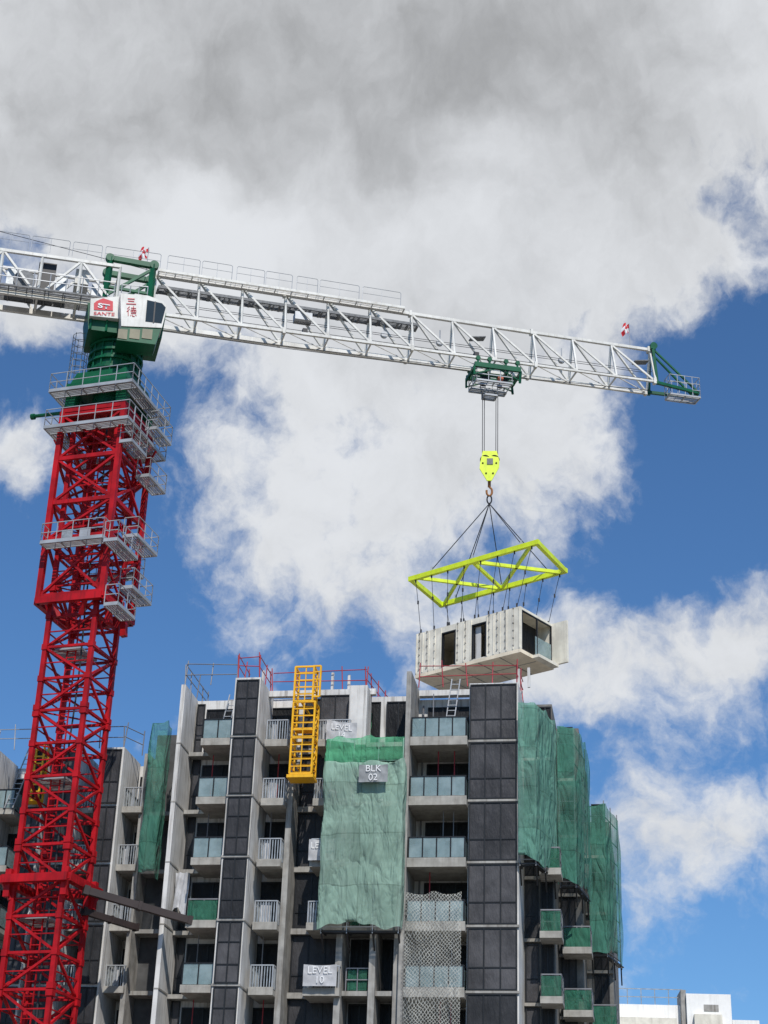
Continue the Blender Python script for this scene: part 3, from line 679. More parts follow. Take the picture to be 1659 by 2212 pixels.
for s in (-1, 1):
    m_ = MB()
    for q in (-1.2, 1.2): m_.beam(MF.pt(s * h2, q, zpA - 1.3), MF.pt(s * RW, q, zpA - .12), .08)
    m_.beam(MF.pt(s * h2, -1.2, zpA - 1.3), MF.pt(s * h2, 1.2, zpA - 1.3), .08); m_.build('platform_bracket', M['red'], CRN)
za = mz(895); zb = mz(832); m_ = MB()
b0, b1 = corners(1.75), corners(1.45)
m_.hexa([MF.pt(*c, za + (zb - za) * .45) for c in b0] + [MF.pt(*c, zb + .1) for c in b1])
for c in corners(1.5): m_.beam(MF.pt(*c, zA + .45), MF.pt(c[0] * .95, c[1] * .95, za + (zb - za) * .6), .55)
for c, d in zip(b0, b0[1:] + b0[:1]): m_.beam(MF.pt(*c, za + (zb - za) * .5), MF.pt(*d, za + (zb - za) * .5), .3, .25)
m_.tube(MF.pt(0, 0, zA + .4), MF.pt(0, 0, za + (zb - za) * .5), 1.0, 20)
m_.build('turntable_base', M['green'], CRN)
zc0, zc1 = mz(822), mz(752); m_ = MB()
m_.tube(MF.pt(0, 0, zb + .1), MF.pt(0, 0, zc1), 1.35, 32)
for q in (0.02, .3, .55, .8): m_.tube(MF.pt(0, 0, zc0 + (zc1 - zc0) * q), MF.pt(0, 0, zc0 + (zc1 - zc0) * q + .14), 1.5, 32)
for i in range(16):
    t = i * math.pi / 8; e = Vector((cos(t), sin(t), 0)); m_.beam(MF.pt(0, 0, zb + .1) + e * 1.4, MF.pt(0, 0, zc1) + e * 1.4, .08)
m_.build('slewing_tower', M['green'], CRN)
MB().tube(MF.pt(0, 0, zc1 + .01), MF.pt(0, 0, zc1 + .3), 1.75, 36).build('slewing_ring', M['black'], CRN)
m_ = MB(); p = MF.pt(-h2 - .1, -1.6, zA + .3); m_.tube(p, p - MF.eu * 1.7 + Z * .02, .1, 8); m_.tube(p - MF.eu * 1.7, p - MF.eu * 1.9, .17, 8); m_.build('outrigger_arm', M['green'], CRN)
m_ = MB(); cc = MF.pt(-1.95, -.6, 0)
for z in [mz(830) + .0 + i * .42 for i in range(8)]:
    pts = [cc + Vector((.45 * cos(t * math.pi / 6), .45 * sin(t * math.pi / 6), z)) for t in range(13)]; m_.path(pts, .022, 4)
for t in range(6): p = cc + Vector((.45 * cos(t * math.pi / 3), .45 * sin(t * math.pi / 3), 0)); m_.tube(p + Z * mz(835), p + Z * (mz(830) + 3), .02, 4)
m_.build('ladder_cage', M['galv'], CRN)
# ---- jib line
JW = .68
JA = P(355, 709, YM + JW); JT = P(1065, 804, 84.4)
jd = (JT - JA).normalized(); jh = Vector((jd.x, jd.y, 0)).normalized(); nJ = Vector((-jh.y, jh.x, 0)); HJ = 2.55
def J(t, v, h):
    if h > 0: h = h * (1.17 - .15 * min(1, max(0, t / 26.)))
    return JA - nJ * JW + jd * t + nJ * v + Z * h
def tpx(px, v=JW, h=0):
    lo, hi = -40., 60.
    for _ in range(50):
        m = (lo + hi) / 2
        if proj(J(m, v, h))[0] < px: lo = m
        else: hi = m
    return lo
T1 = tpx(1397); T0 = tpx(322)
JF = Frame(ax, math.atan2(-jh.y, jh.x))
np_ = 12; pl = (T1 - T0) / np_
def truss_section(name, ta, tb, n, cw=.2, last=False):
    m_ = MB()
    m_.beam(J(ta, JW, 0), J(tb, JW, 0), cw * 1.1, cw * 1.55); m_.beam(J(ta, -JW, 0), J(tb, -JW, 0), cw * .8, cw * .8); m_.beam(J(ta, 0, HJ), J(tb, 0, HJ), cw * 1.1, cw * 1.1)
    for i in range(n):
        a = ta + (tb - ta) * i / n; b = ta + (tb - ta) * (i + 1) / n
        for s in (-1, 1):
            m_.beam(J(a, s * JW, 0), J(a, 0, HJ), .1); m_.beam(J(a, 0, HJ), J(b, s * JW, 0), .105)
        m_.beam(J(a, -JW, 0), J(a, JW, 0), .08); m_.beam(J(a, -JW, 0), J(b, JW, 0), .045)
        m_.beam(J(a, 0, HJ - .02), J(a, JW, 0), .12)
        m_.beam(J(a - .14, JW + .02, .22), J(a + .22, JW + .02, .22), .04, .26)
    for s in (-JW, JW): m_.beam(J(tb - .16, s, 0), J(tb - .0, s, 0), .27, .36)
    m_.beam(J(tb - .16, 0, HJ), J(tb, 0, HJ), .32, .34)
    return m_.build(name, M['jib'], CRN)
for i in range(4): truss_section('jib_section', T0 + i * 3 * pl + .01, T0 + (i + 1) * 3 * pl - .01, 3, .2 - .015 * i)
m_ = MB(); m_.beam(J(T1, -JW, 0), J(T1, 0, HJ), .12); m_.beam(J(T1, JW, 0), J(T1, 0, HJ), .12); m_.build('end_frame', M['jib'], CRN)
TW = tpx(900, 0, 2.)
m_ = MB().bars(J(T0 + .2, -.2, 1.78), J(TW, -.2, 1.78), J(TW, .4, 1.78), J(T0 + .2, .4, 1.78), .1, .05, .03)
for s in (-.2, .4): m_.beam(J(T0 + .2, s, 1.84), J(TW, s, 1.84), .05, .12)
n = 26
for i in range(n + 1): t = T0 + .2 + (TW - T0 - .2) * i / n; m_.beam(J(t, -.2, 1.72), J(t, .4, 1.72), .12, .06)
m_.build('walkway', M['grating'], CRN)
m_ = MB(); te = tpx(868, 0, 2.4)
m_.bars(J(T0 + .1, -.6, HJ - .05), J(te, -.6, HJ - .05), J(te, -.15, HJ - .05), J(T0 + .1, -.15, HJ - .05), .12, .05, .03)
m_.beam(J(T0 + .1, -.62, HJ - .03), J(te, -.62, HJ - .03), .04, .16)
m_.build('top_walkway', M['jib'], CRN)
for a, b in ((-20, 60), (66, 148), (155, 218), (225, 345), (360, 430), (435, 500), (510, 570), (573, 630), (640, 685), (690, 775), (782, 865)):
    ta, tb = tpx(a, -.6, HJ), tpx(b, -.6, HJ); h = HJ + .05
    r_ = MB(); k_ = .07; H_ = .82
    r_.path([J(ta, -.62, h), J(ta, -.62, h + H_ - k_), J(ta + k_, -.62, h + H_), J(tb - k_, -.62, h + H_), J(tb, -.62, h + H_ - k_), J(tb, -.62, h)], .016, 5)
    r_.tube(J(ta, -.62, h + .42), J(tb, -.62, h + .42), .012, 5); r_.tube(J((ta + tb) / 2, -.62, h), J((ta + tb) / 2, -.62, h + H_), .012, 5)
    r_.build('guard_rail', M['galv'], CRN)
for px_, py_ in ((655, 692), (1025, 742)):
    t = tpx(px_, 0, 0); MB().beam(J(t - .14, -.3, .35), J(t + .14, -.3, .35), .3, .3).build('floodlight', M['black'], CRN)
t = tpx(655, 0, 1.5); MB().beam(J(t - .5, .1, 1.35), J(t + .5, .1, 1.35), .6, .5).build('trolley_winch', M['galv'], CRN)
for px_ in (1032, 1385):
    t = tpx(px_, 0, 1.5); MB().beam(J(t - .45, .1, 1.6), J(t + .45, .1, 1.75), .5, .06).build('walkway', M['grating'], CRN)
for px_ in (830, 950, 1213):
    t = tpx(px_, 0, 1.2); m_ = MB(); m_.tube(J(t, -.1, 1.), J(t, .1, 1.), .2, 12); m_.beam(J(t, 0, 1.), J(t, 0, 1.8), .06); m_.build('rope_pulley', M['galv'], CRN)
m_ = MB()
for v, h in ((.25, 1.1), (.35, .75), (-.2, .95)): m_.tube(J(.5, v, h), J(T1, v, h), .018, 4)
for v in (-.15, .1): m_.path([J(-.6, v, -.55), J(tpx(600), v, -.62), J(tpx(1010), v, -.5)], .022, 4)
m_.path([J(tpx(1120), .1, -.5), J(T1, .1, -.15)], .022, 4)
m_.build('wire_rope', M['rope'], CRN)
# jib tip
m_ = MB()
m_.beam(J(T1 + .12, -JW, -.15), J(T1 + .12, -.25, HJ + .1), .15); m_.beam(J(T1 + .12, JW, -.15), J(T1 + .12, .25, HJ + .1), .18)
m_.beam(J(T1 + .1, -.35, HJ + .05), J(T1 + .1, .35, HJ + .05), .32, .26)
tE = tpx(1493, JW, -.3)
for s in (-1, 1): m_.beam(J(T1 + .1, s * .2, HJ), J(tE, s * .3, -.1), .1); m_.beam(J(T1, s * JW * .9, 0.0), J(tE, s * .3, -.15), .15, .18)
m_.beam(J(tE, -.35, -.15), J(tE, .35, -.15), .16, .2)
m_.tube(J(T1 + .25, -.15, HJ + .3), J(T1 + .25, .15, HJ + .3), .22, 14)
m_.build('jib_tip', M['green'], CRN)
tt = tpx(1432); d = MB().bars(J(tt, -.4, -.5), J(tE + .1, -.4, -.5), J(tE + .1, .4, -.5), J(tt, .4, -.5), .14, .05); o = d.build('tip_platform', M['galv'], CRN)
railing_pts(MB(), [J(tE + .1, -.4, -.5), J(tt, -.4, -.5), J(tt, .4, -.5), J(tE + .1, .4, -.5), J(tE + .1, -.4, -.5)], 1.35, .45, .016, (1., .66, .33)).build('railing', M['galv'], o)
# counter jib
m_ = MB(); CE = -13.5; cs_ = -2.9; cw_ = .85
for v in (-cw_, cw_):
    m_.beam(J(cs_, v, 0), J(CE, v, 0), .2, .32); m_.beam(J(cs_, v, HJ * .88), J(CE, v, HJ * .88), .16, .18)
n = 5
for i in range(n + 1):
    t = cs_ + (CE - cs_) * i / n; t2 = cs_ + (CE - cs_) * (i + 1) / n
    for v in (-cw_, cw_):
        m_.beam(J(t, v, 0), J(t, v, HJ * .88), .12)
        if i < n: m_.beam(J(t, v, HJ * .88 if i % 2 else 0), J(t2, v, 0 if i % 2 else HJ * .88), .12)
    for h in (0, HJ * .88): m_.beam(J(t, -cw_, h), J(t, cw_, h), .12)
m_.build('counter_jib', M['jib'], CRN)
m_ = MB().bars(J(CE, -.75, .18), J(cs_, -.75, .18), J(cs_, .25, .18), J(CE, .25, .18), .12, .06); m_.bars(J(CE, -1.4, .1), J(cs_, -1.4, .1), J(cs_, -.95, .1), J(CE, -.95, .1), .12, .05); m_.beam(J(CE, -1.1, .1), J(CE, -.5, .16), .06); m_.build('walkway', M['grating'], CRN)
r_ = MB(); railing_pts(r_, [J(cs_ - .2, -1.4, .12), J(CE, -1.4, .12)], 1.05, .9, .02); r_.build('guard_rail', M['galv'], CRN)
for a, b, h0, h1, mt, nm in ((70, 108, .35, 2.1, 'black', 'hoist_winch'), (150, 180, 1.2, 2.0, 'jib', 'electric_cabinet'), (5, 35, .4, 1.5, 'bar', 'electric_cabinet'), (188, 214, .2, 1.3, 'galv', 'electric_cabinet'), (112, 135, .3, 1.4, 'bar', 'motor')):
    ta, tb = tpx(a), tpx(b); MB().hexa([J(ta, -.5, h0), J(tb, -.5, h0), J(tb, .5, h0), J(ta, .5, h0), J(ta, -.5, h1), J(tb, -.5, h1), J(tb, .5, h1), J(ta, .5, h1)]).build(nm, M[mt], CRN)
m_ = MB(); ta, tb = tpx(44), tpx(66); m_.tube(J(ta, -.6, .9), J(ta, .6, .9), .45, 18); m_.tube(J(ta, -.65, .9), J(ta, -.6, .9), .6, 18); m_.tube(J(ta, .6, .9), J(ta, .65, .9), .6, 18); m_.build('rope_drum', M['grating'], CRN)
m_ = MB(); m_.tube(J(CE - 3, -.2, HJ + 1.9), J(-1.2, -.2, HJ + .1), .02, 4); m_.build('wire_rope', M['rope'], CRN)
for i in range(5):
    t = CE - .5 - i * .6; m_ = MB(); m_.hexa([J(t - .5, -1, -1), J(t, -1, -1), J(t, 1, -1), J(t - .5, 1, -1), J(t - .5, -1, 2), J(t, -1, 2), J(t, 1, 2), J(t - .5, 1, 2)]); m_.build('counterweight', M['conc'], CRN)
# green tower head
ta, tb = tpx(226, 0, 1), tpx(322, 0, 1)
m_ = MB(); zh0 = -.7
for v in (-.75, .75):
    m_.beam(J(ta, v, zh0), J(ta + .05, v, HJ + .2), .26); m_.beam(J(tb, v, zh0), J(tb - .05, v, HJ + .1), .28)
    m_.beam(J(ta, v, HJ + .15), J(tb, v, HJ + .05), .26, .3); m_.beam(J(ta, v, .6), J(tb, v, HJ - .1), .15); m_.beam(J(ta, v, 1.1), J(tb, v, 1.0), .15)
    m_.tube(J(ta, v - .16, HJ + .15), J(ta, v + .16, HJ + .15), .24, 12); m_.tube(J(tb, v - .16, HJ + .08), J(tb, v + .16, HJ + .08), .26, 12)
for t in (ta, tb):
    for h in (HJ + .12, 1.1, 0): m_.beam(J(t, -.75, h), J(t, .75, h), .2)
m_.beam(J(tb, -.75, 1.), J(ta, .75, 1.9), .12)
m_.build('tower_head', M['green'], CRN)
m_ = MB(); m_.hexa([J(ta - .7, -1.25, -1.9), J(tb + .8, -1.25, -1.9), J(tb + .8, 1.25, -1.9), J(ta - .7, 1.25, -1.9), J(ta - .9, -1.3, -.25), J(tb + .9, -1.3, -.25), J(tb + .9, 1.3, -.25), J(ta - .9, 1.3, -.25)])
for i in range(5): t = ta - .6 + i * .85; m_.beam(J(t, -1.3, -1.9), J(t, -1.34, -.25), .1)
m_.build('slewing_platform', M['green'], CRN)
vS = -2.2
def cabp(px, py, v):
    a, z = JF.px(px, py, v); return JF.pt(a, v, z)
poly = [cabp(196, 645, vS), cabp(259, 640, vS), cabp(257, 688, vS), cabp(194, 682, vS)]
sgn = MB().prism(poly, nJ * .7).build('sign_box', M['jib'], CRN)
def strip(m_, pts, v=vS - .03): m_.prism([cabp(a, b, v) for a, b in pts], nJ * .012)
e = MB()
strip(e, [(203, 655), (209, 650), (223, 644), (244, 651), (244, 671), (203, 669)])
eo = e.build('emblem', M['letter_red'], CRN)
text_mesh('ST', .40, M['letter_white'], CRN, cabp(224, 661.5, vS - .06), jh, Z, sx=1.5, bold=.03)
text_mesh('SANTE', .29, M['letter_red'], CRN, cabp(225, 678, vS - .03), (cabp(250, 680, vS) - cabp(200, 677, vS)).normalized(), Z, sx=1.3)
vC = -2.9
prof = [(260, 634), (318, 638), (352, 650), (362, 662), (350, 708), (262, 704)]
cab = MB().prism([cabp(a, b, vC) for a, b in prof], nJ * 1.5).build('cab', M['jib'], CRN)
MB().prism([cabp(a, b, vC - .02) for a, b in [(318, 648), (350, 655), (358, 664), (349, 698), (314, 694)]], nJ * .015).build('side_window', M['cabglass'], cab)
MB().prism([cabp(a, b, vC - .035) for a, b in [(334, 651), (337, 651), (333, 697), (330, 697)]], nJ * .015).build('window_bar', M['black'], cab)
MB().prism([cabp(a, b, vC + .05) for a, b in [(262, 705), (348, 709), (336, 744), (252, 734)]], nJ * 1.3).build('cab_base', M['green'], cab)
for a, b in ((256, 276), (281, 303), (308, 330)):
    MB().prism([cabp(x, y, vC + .02) for x, y in [(a, 710), (b, 712), (b - 2, 733), (a - 2, 730)]], nJ * .02).build('lower_window', M['bronze'], cab)
m_ = MB(); vt = vC - .02
def st(m_, x0, y0, x1, y1, w=1.7): m_.beam(cabp(x0, y0, vt), cabp(x1, y1, vt), .02, w / 36., Z)
for s in ((276, 645, 291, 646), (277, 650, 290, 651), (273, 656, 294, 657)): st(m_, *s)
for s in ((280, 662, 275, 667), (280, 667, 274, 673), (277, 671, 277, 682), (283, 665, 294, 666), (288.5, 661, 288, 669), (283, 669, 294, 670), (283, 673, 294, 674), (283, 669, 283, 673), (294, 670, 294, 674), (286.5, 669, 286.5, 673), (290.5, 669, 290.5, 673), (283, 676.5, 294, 677), (283, 680, 282, 682), (285.5, 679.5, 286.5, 683), (286.5, 683, 291, 683), (293, 680, 294.5, 682)): st(m_, *s, w=1.15)
m_.build('lettering', M['letter_red'], cab)
railing_pts(MB(), [cabp(262, 632, vC + .1), cabp(318, 636, vC + .1)], .5, .5, .02, (1.,)).build('railing', M['galv'], cab)
# trolley
TR = tpx(1058); dz = -.32
tr = MB(); a_, b_ = TR - 1.4, TR + 1.4; tw = JW + .12
for v in (-tw, tw):
    tr.beam(J(a_, v, -.22 + dz), J(b_, v, -.22 + dz), .16, .3)
    for t in (a_ + .2, TR - .5, TR + .5, b_ - .2): tr.tube(J(t, v - .07, -.1), J(t, v + .07, -.1), .14, 12); tr.beam(J(t, v, -.1), J(t, v, -.3 + dz), .1)
    tr.beam(J(a_, v, -.3 + dz), J(a_ - .0, v, -.9 + dz), .1); tr.beam(J(b_, v, -.3 + dz), J(b_, v * .8, -1.0 + dz), .13)
    tr.beam(J(a_, v, -.85 + dz), J(TR, v, -.3 + dz), .07); tr.beam(J(TR, v, -.3 + dz), J(b_, v * .8, -.85 + dz), .07)
for t in (a_, TR - .6, TR + .6, b_): tr.beam(J(t, -tw, -.4 + dz), J(t, tw, -.4 + dz), .13, .2)
tr.beam(J(a_, -.3, -.55 + dz), J(b_, -.3, -.55 + dz), .12, .16); tr.beam(J(a_, .3, -.55 + dz), J(b_, .3, -.55 + dz), .12, .16)
tro = tr.build('trolley', M['green'], CRN)
c_ = MB(); zt = -.62 + dz; q0, q1 = a_ + .15, TR + .9
c_.bars(J(q0, -.75, zt - .55), J(q1, -.75, zt - .55), J(q1, -.3, zt - .55), J(q0, -.3, zt - .55), .15, .05); c_.bars(J(q0, .35, zt - .55), J(q1, .35, zt - .55), J(q1, .75, zt - .55), J(q0, .75, zt - .55), .15, .05)
railing_pts(c_, [J(q0, -.75, zt - .55), J(q1, -.75, zt - .55), J(q1, .75, zt - .55), J(q0, .75, zt - .55), J(q0, -.75, zt - .55)], .8, .75, .022, (1., .5, 0.02))
c_.bars(J(TR - .6, -.3, zt - 1.2), J(TR + .15, -.3, zt - 1.2), J(TR + .15, .3, zt - 1.2), J(TR - .6, .3, zt - 1.2), .14, .05)
railing_pts(c_, [J(TR - .6, -.3, zt - 1.2), J(TR + .15, -.3, zt - 1.2), J(TR + .15, .3, zt - 1.2), J(TR - .6, .3, zt - 1.2), J(TR - .6, -.3, zt - 1.2)], .7, .7, .025, (.0, .5))
c_.build('service_cage', M['galv'], tro)
for t in (TR - .55, TR + .5):
    for v in (-.25, .25): MB().tube(J(t, v - .05, -.7 + dz), J(t, v + .05, -.7 + dz), .28, 18).build('sheave', M['black'], tro)
MB().beam(J(TR + .1, -.5, -.8 + dz), J(TR + .4, -.5, -.8 + dz), .28, .22).build('trolley_motor', M['motor'], tro)
for n_, (pa, ya, pb, yb, w_) in enumerate((((180, 1922), 78.0, (414, 1990), 79.9, .3), ((178, 1968), 79.6, (296, 2004), 82.2, .26))):
    m_ = MB(); p, q = P(*pa, ya), P(*pb, yb); m_.beam(p, q, w_, w_ * 1.1); m_.beam(p, p.lerp(q, .05), w_ + .1, w_ + .12); m_.beam(q.lerp(p, .04), q, w_ + .08, w_ + .1)
    m_.beam(p.lerp(q, .5), p.lerp(q, .53), w_ + .08, w_ + .1); o = m_.build('tie_beam', M['brown'], CRN)
def flag(label, base, hgt, wd, sg):
    t = thing('flag', label, 'flag', base, 'red and white chequered flags on the crane')
    MB().tube(base, base + Z * hgt, .022, 6).build('pole', M['galv'], t)
    e = jh
    for mat, par, nm in ((M['flagr'], 0, 'red_squares'), (M['flagw'], 1, 'white_squares')):
        m_ = MB()
        for i in range(3):
            for j in range(3):
                if (i + j) % 2 != par: continue
                def q(a, b): return base + e * (sg * a * wd * (.72 + .1 * sin(b * 4)) + .05 * sin(b * 5 + a)) + Z * (hgt - b * wd * 1.25) - Z * (.28 * a * a * wd + .04 * sin(b * 3 + a * 5)) + nJ * (.12 * sin(a * 6 + b * 2))
                n = 3
                for x in range(n):
                    for y in range(n):
                        a0, a1 = (i + x / n) / 3, (i + (x + 1) / n) / 3; c0, c1 = (j + y / n) / 3, (j + (y + 1) / n) / 3
                        m_.quad(q(a0, c0), q(a1, c0), q(a1, c1), q(a0, c1))
        m_.build(nm, mat, t, recalc=False)
flag('chequered flag above the green tower head near the cab', J(tpx(315, 0, HJ), 0, HJ + .15), 1.6, .62, -1)
flag('chequered flag on the far tip of the white jib', J(tpx(1361, 0, HJ), 0, HJ + .1), 1.6, .6, -1)
# ================================================================== HOOK BLOCK
hb = J(TR, 0, 0)
YH = hb.y
HB = thing('hook_block', 'lime yellow hook block hanging on wire ropes below the trolley', 'hook block', P(1057, 1080, YH))
pol = [(1037, 1000), (1043, 974), (1073, 974), (1079, 996), (1078, 1010), (1062, 1038), (1052, 1038), (1036, 1012)]
for s in (-.28, .2): MB().prism([P(a, b, YH + s) for a, b in pol], Vector((0, .08, 0))).build('cheek_plate', M['lime'], HB)
for px_ in (1048, 1068): MB().tube(P(px_, 994, YH - .18), P(px_, 994, YH + .18), .3, 18).build('sheave', M['black'], HB)
MB().prism([P(a, b, YH - .31) for a, b in [(1052, 990), (1065, 990), (1065, 1003), (1052, 1003)]], Vector((0, .02, 0))).build('maker_plate', M['grating'], HB)
for px_, py_ in ((1043, 1000), (1072, 1000), (1050, 1022), (1065, 1022)): MB().tube(P(px_, py_, YH - .32), P(px_, py_, YH - .27), .05, 8).build('bolt', M['black'], HB)
m_ = MB()
for px_, s in ((1042, -.1), (1046, .1), (1071, -.1), (1075, .1)):
    m_.tube(P(px_, 990, YH + s), P(px_ + .5, 850, YH + s), .022, 5)
m_.build('wire_rope', M['rope'], HB)
m_ = MB().tube(P(1057, 1036, YH), P(1057, 1052, YH), .09, 10); cpx, cpy, rr = 1057, 1062, 6
m_.path([P(cpx + rr * cos(rad(a)), cpy - rr * sin(rad(a)) * 1.5, YH) for a in range(90, -200, -24)], .06, 8); m_.build('hook', M['hook'], HB)
m_ = MB().path([P(1057 + 5 * cos(a * math.pi / 6), 1079 + 9 * sin(a * math.pi / 6), YH) for a in range(13)], .045, 6); m_.build('master_link', M['black'], HB)
# ================================================================== SPREADER FRAME
Tc = P(1160, 1172, 81.0); zf = Tc.z
Lc = Pz(888, 1251, zf); Rc = Pz(1220, 1233, zf); Bc = Lc + Rc - Tc
SP = thing('spreader_frame', 'lime yellow rectangular lifting frame hung from the hook', 'lifting frame', (Tc + Bc) / 2)
bt = .27
for a, b in ((Lc, Tc), (Bc, Rc), (Lc, Bc), (Tc, Rc)):
    d = (b - a).normalized(); lng = (a, b) in ((Lc, Tc), (Bc, Rc)); MB().beam(a - d * (.13 if lng else -.13), b + d * (.13 if lng else -.13), bt * .8, bt).build('side_beam', M['lime'], SP)
p1 = Lc.lerp(Tc, .5); p2 = Bc.lerp(Rc, .5)
for a, b in ((Bc.lerp(Rc, .02), Lc.lerp(Tc, .47)), (p1, p2), (p2, Tc.lerp(Lc, .04)), (Lc.lerp(Tc, .05), p2), (p1, Rc.lerp(Bc, .04))):
    MB().beam(a - Z * .02, b - Z * .02, .15, .19).build('cross_brace', M['lime'], SP)
hk = P(1057, 1088, YH); m_ = MB()
NL = (Lc.lerp(Tc, .17), Lc.lerp(Tc, .5), Tc.lerp(Lc, .12), Bc.lerp(Rc, .12), p2, Rc.lerp(Bc, .12))
for q in NL: m_.tube(hk, q + Z * .2, .026, 5)
m_.build('sling', M['rope'], SP)
for q in NL: MB().beam(q + Z * .13, q + Z * .38, .11).build('shackle', M['galv'], SP)
# ================================================================== MODULE
N = P(1124, 1309, 81.0); zt = N.z; L2 = Pz(899, 1370, zt)
dd = N - L2; yaw = math.atan2(-dd.y, dd.x); ML = dd.length; MW = 3.1
XF = Frame(N, yaw); zbm = XF.px(1124, 1408, 0)[1]
MO = thing('room_module', 'prefabricated concrete room module hanging below the lifting frame', 'building module', XF.pt(-ML / 2, MW / 2, zbm))
def mu(px, py=1400): return XF.px(px, py, 0)[0]
d1a, d1b, d2a, d2b = mu(954), mu(984), mu(1019), mu(1050)
hd = zbm + .25; td = zt - .35
def ribwall(u0, u1, z0, z1, name='wall'):
    m_ = MB().fb(XF, u0, u1, 0, .14, z0, z1)
    n = max(1, int((u1 - u0) / .42))
    for i in range(n + 1):
        a = u0 + .03 + (u1 - u0 - .12) * i / n; m_.fb(XF, a, a + .06, -.03, -.001, z0 + .05, z1 - .05)
    return m_.build(name, M['module'], MO)
ribwall(-ML, d1a, zbm + .2, zt); ribwall(d1b, d2a, zbm + .2, zt); ribwall(d2b, 0, zbm + .2, zt)
for a, b in ((d1a, d1b), (d2a, d2b)):
    MB().fb(XF, a, b, .003, .137, td, zt - .003).build('lintel', M['module'], MO); MB().fb(XF, a, b, .003, .137, zbm + .2, hd).build('threshold', M['module'], MO)
for u_ in [-ML + .25 + i * .52 for i in range(int(ML / .52))]:
    if d1a - .1 < u_ < d1b + .1 or d2a - .1 < u_ < d2b + .1: continue
    m_ = MB(); m_.beam(XF.pt(u_, -.012, zbm + .4), XF.pt(u_, -.012, zbm + 2.55), .02, .03)
    for i in range(6): z = zbm + .45 + i * .42; m_.tube(XF.pt(u_, -.04, z), XF.pt(u_, .0, z), .05, 6)
    m_.build('socket_strip', M['conc'], MO)
for a, b in ((d1a, d1b), (d2a, d2b)):
    f = MB(); f.fb(XF, a, a + .07, -.02, .16, hd, td); f.fb(XF, b - .07, b, -.02, .16, hd, td); f.fb(XF, a + .07, b - .07, -.02, .16, td - .07, td); f.build('door_frame', M['frame'], MO)
MB().fb(XF, d2a + .1, d2a + .45, .2, .24, hd, td - .1).build('door_leaf', M['white'], MO)
MB().fb(XF, -ML, .0, 0, MW, zbm, zbm + .198).build('floor_slab', M['ply'], MO)
m_ = MB()
for i in range(1, 5): a = -ML * i / 5; m_.fb(XF, a, a + .05, .05, MW - .05, zbm - .02, zbm - .001)
m_.fb(XF, -ML + .1, -.1, MW / 2, MW / 2 + .05, zbm - .017, zbm - .001); m_.build('soffit_joint', M['conc'], MO)
MB().fb(XF, -ML, .0, .15, MW - .15, zt - .14, zt - .005).build('ceiling_slab', M['module'], MO)
MB().fb(XF, -ML, .95, MW - .14, MW, zbm - .0 + .2, zt).build('wing_wall', M['module'], MO)
MB().fb(XF, -ML, -ML + .14, .14, MW - .14, zbm + .2, zt - .15).build('end_wall', M['module'], MO)
MB().fb(XF, d1b + .3, d1b + .42, .14, MW - .14, zbm + .2, zt - .15).build('partition', M['module'], MO)
MB().fb(XF, -1.0, -.94, .14, MW - .14, zbm + .2, zt - .15).build('end_glazing', M['film3'], MO)
m_ = MB()
for v in (.16, MW / 2, MW - .22): m_.fb(XF, -.08, -.0, v, v + .06, zbm + .2, zt - .15)
m_.fb(XF, -.078, -.002, .16, MW - .16, zt - .21, zt - .152); m_.build('end_frame', M['frame'], MO)
gl = MB().fb(XF, -.03, -.01, MW * .45, MW - .2, zbm + .25, zbm + 1.35).build('glass_balustrade', M['glass'], MO)
MB().fb(XF, .0, .42, MW * .35, MW - .15, zbm + .0, zbm + .16).build('balcony_ledge', M['module'], MO)
DC = thing('chain_set', 'row of thin drop chains with hooks between lifting frame and module', 'chains', (Tc + Bc) / 2 - Z * .3)
def drop(a, b):
    m_ = MB(); mid = a.lerp(b, .45); m_.tube(a - Z * .12, mid, .015, 4); m_.tube(mid, b, .015, 4)
    m_.beam(mid - Z * .1, mid + Z * .1, .08); m_.beam(b - Z * .02, b + Z * .24, .08); m_.beam(a - Z * .3, a - Z * .12, .07); m_.build('drop_chain', M['rope'], DC)
for i in range(8):
    q = (i + .3) / 7.6
    drop(Lc.lerp(Tc, q), XF.pt(-ML + ML * q, .07, zt)); drop(Bc.lerp(Rc, q), XF.pt(-ML + ML * q, MW - .07, zt))
# ================================================================== LIGHT
az = math.atan2(.17, -.85); el = rad(50)
sd = Vector((sin(az) * cos(el), cos(az) * cos(el), sin(el)))
sl = bpy.data.lights.new('sun', 'SUN'); sl.energy = 4.4; sl.angle = rad(.5); sl.color = (1, .95, .88)
so = bpy.data.objects.new('sun', sl); C.objects.link(so); so.rotation_euler = sd.to_track_quat('Z', 'Y').to_euler(); so.location = (0, 0, 100)
wd = bpy.data.worlds.new('World'); bpy.context.scene.world = wd; wd.use_nodes = True; nt = wd.node_tree
bg = nt.nodes['Background']; STR = .1; bg.inputs[1].default_value = STR
sky = nd(nt, 'ShaderNodeTexSky', sky_type='NISHITA'); sky.sun_disc = False; sky.sun_elevation = el; sky.sun_rotation = az
sky.air_density = 1.0; sky.dust_density = .6; sky.ozone_density = 2.0
tc = nd(nt, 'ShaderNodeTexCoord'); sp = nd(nt, 'ShaderNodeSeparateXYZ'); nt.links.new(tc.outputs['Generated'], sp.inputs[0])
azn = mth(nt, 'MULTIPLY', mth(nt, 'ARCTAN2', sp.outputs[0], sp.outputs[1]), 57.2958)
eln = mth(nt, 'MULTIPLY', mth(nt, 'ARCSINE', sp.outputs[2]), 57.2958)
cb = nd(nt, 'ShaderNodeCombineXYZ'); nt.links.new(azn, cb.inputs[0]); nt.links.new(eln, cb.inputs[1])
V = cb.outputs[0]
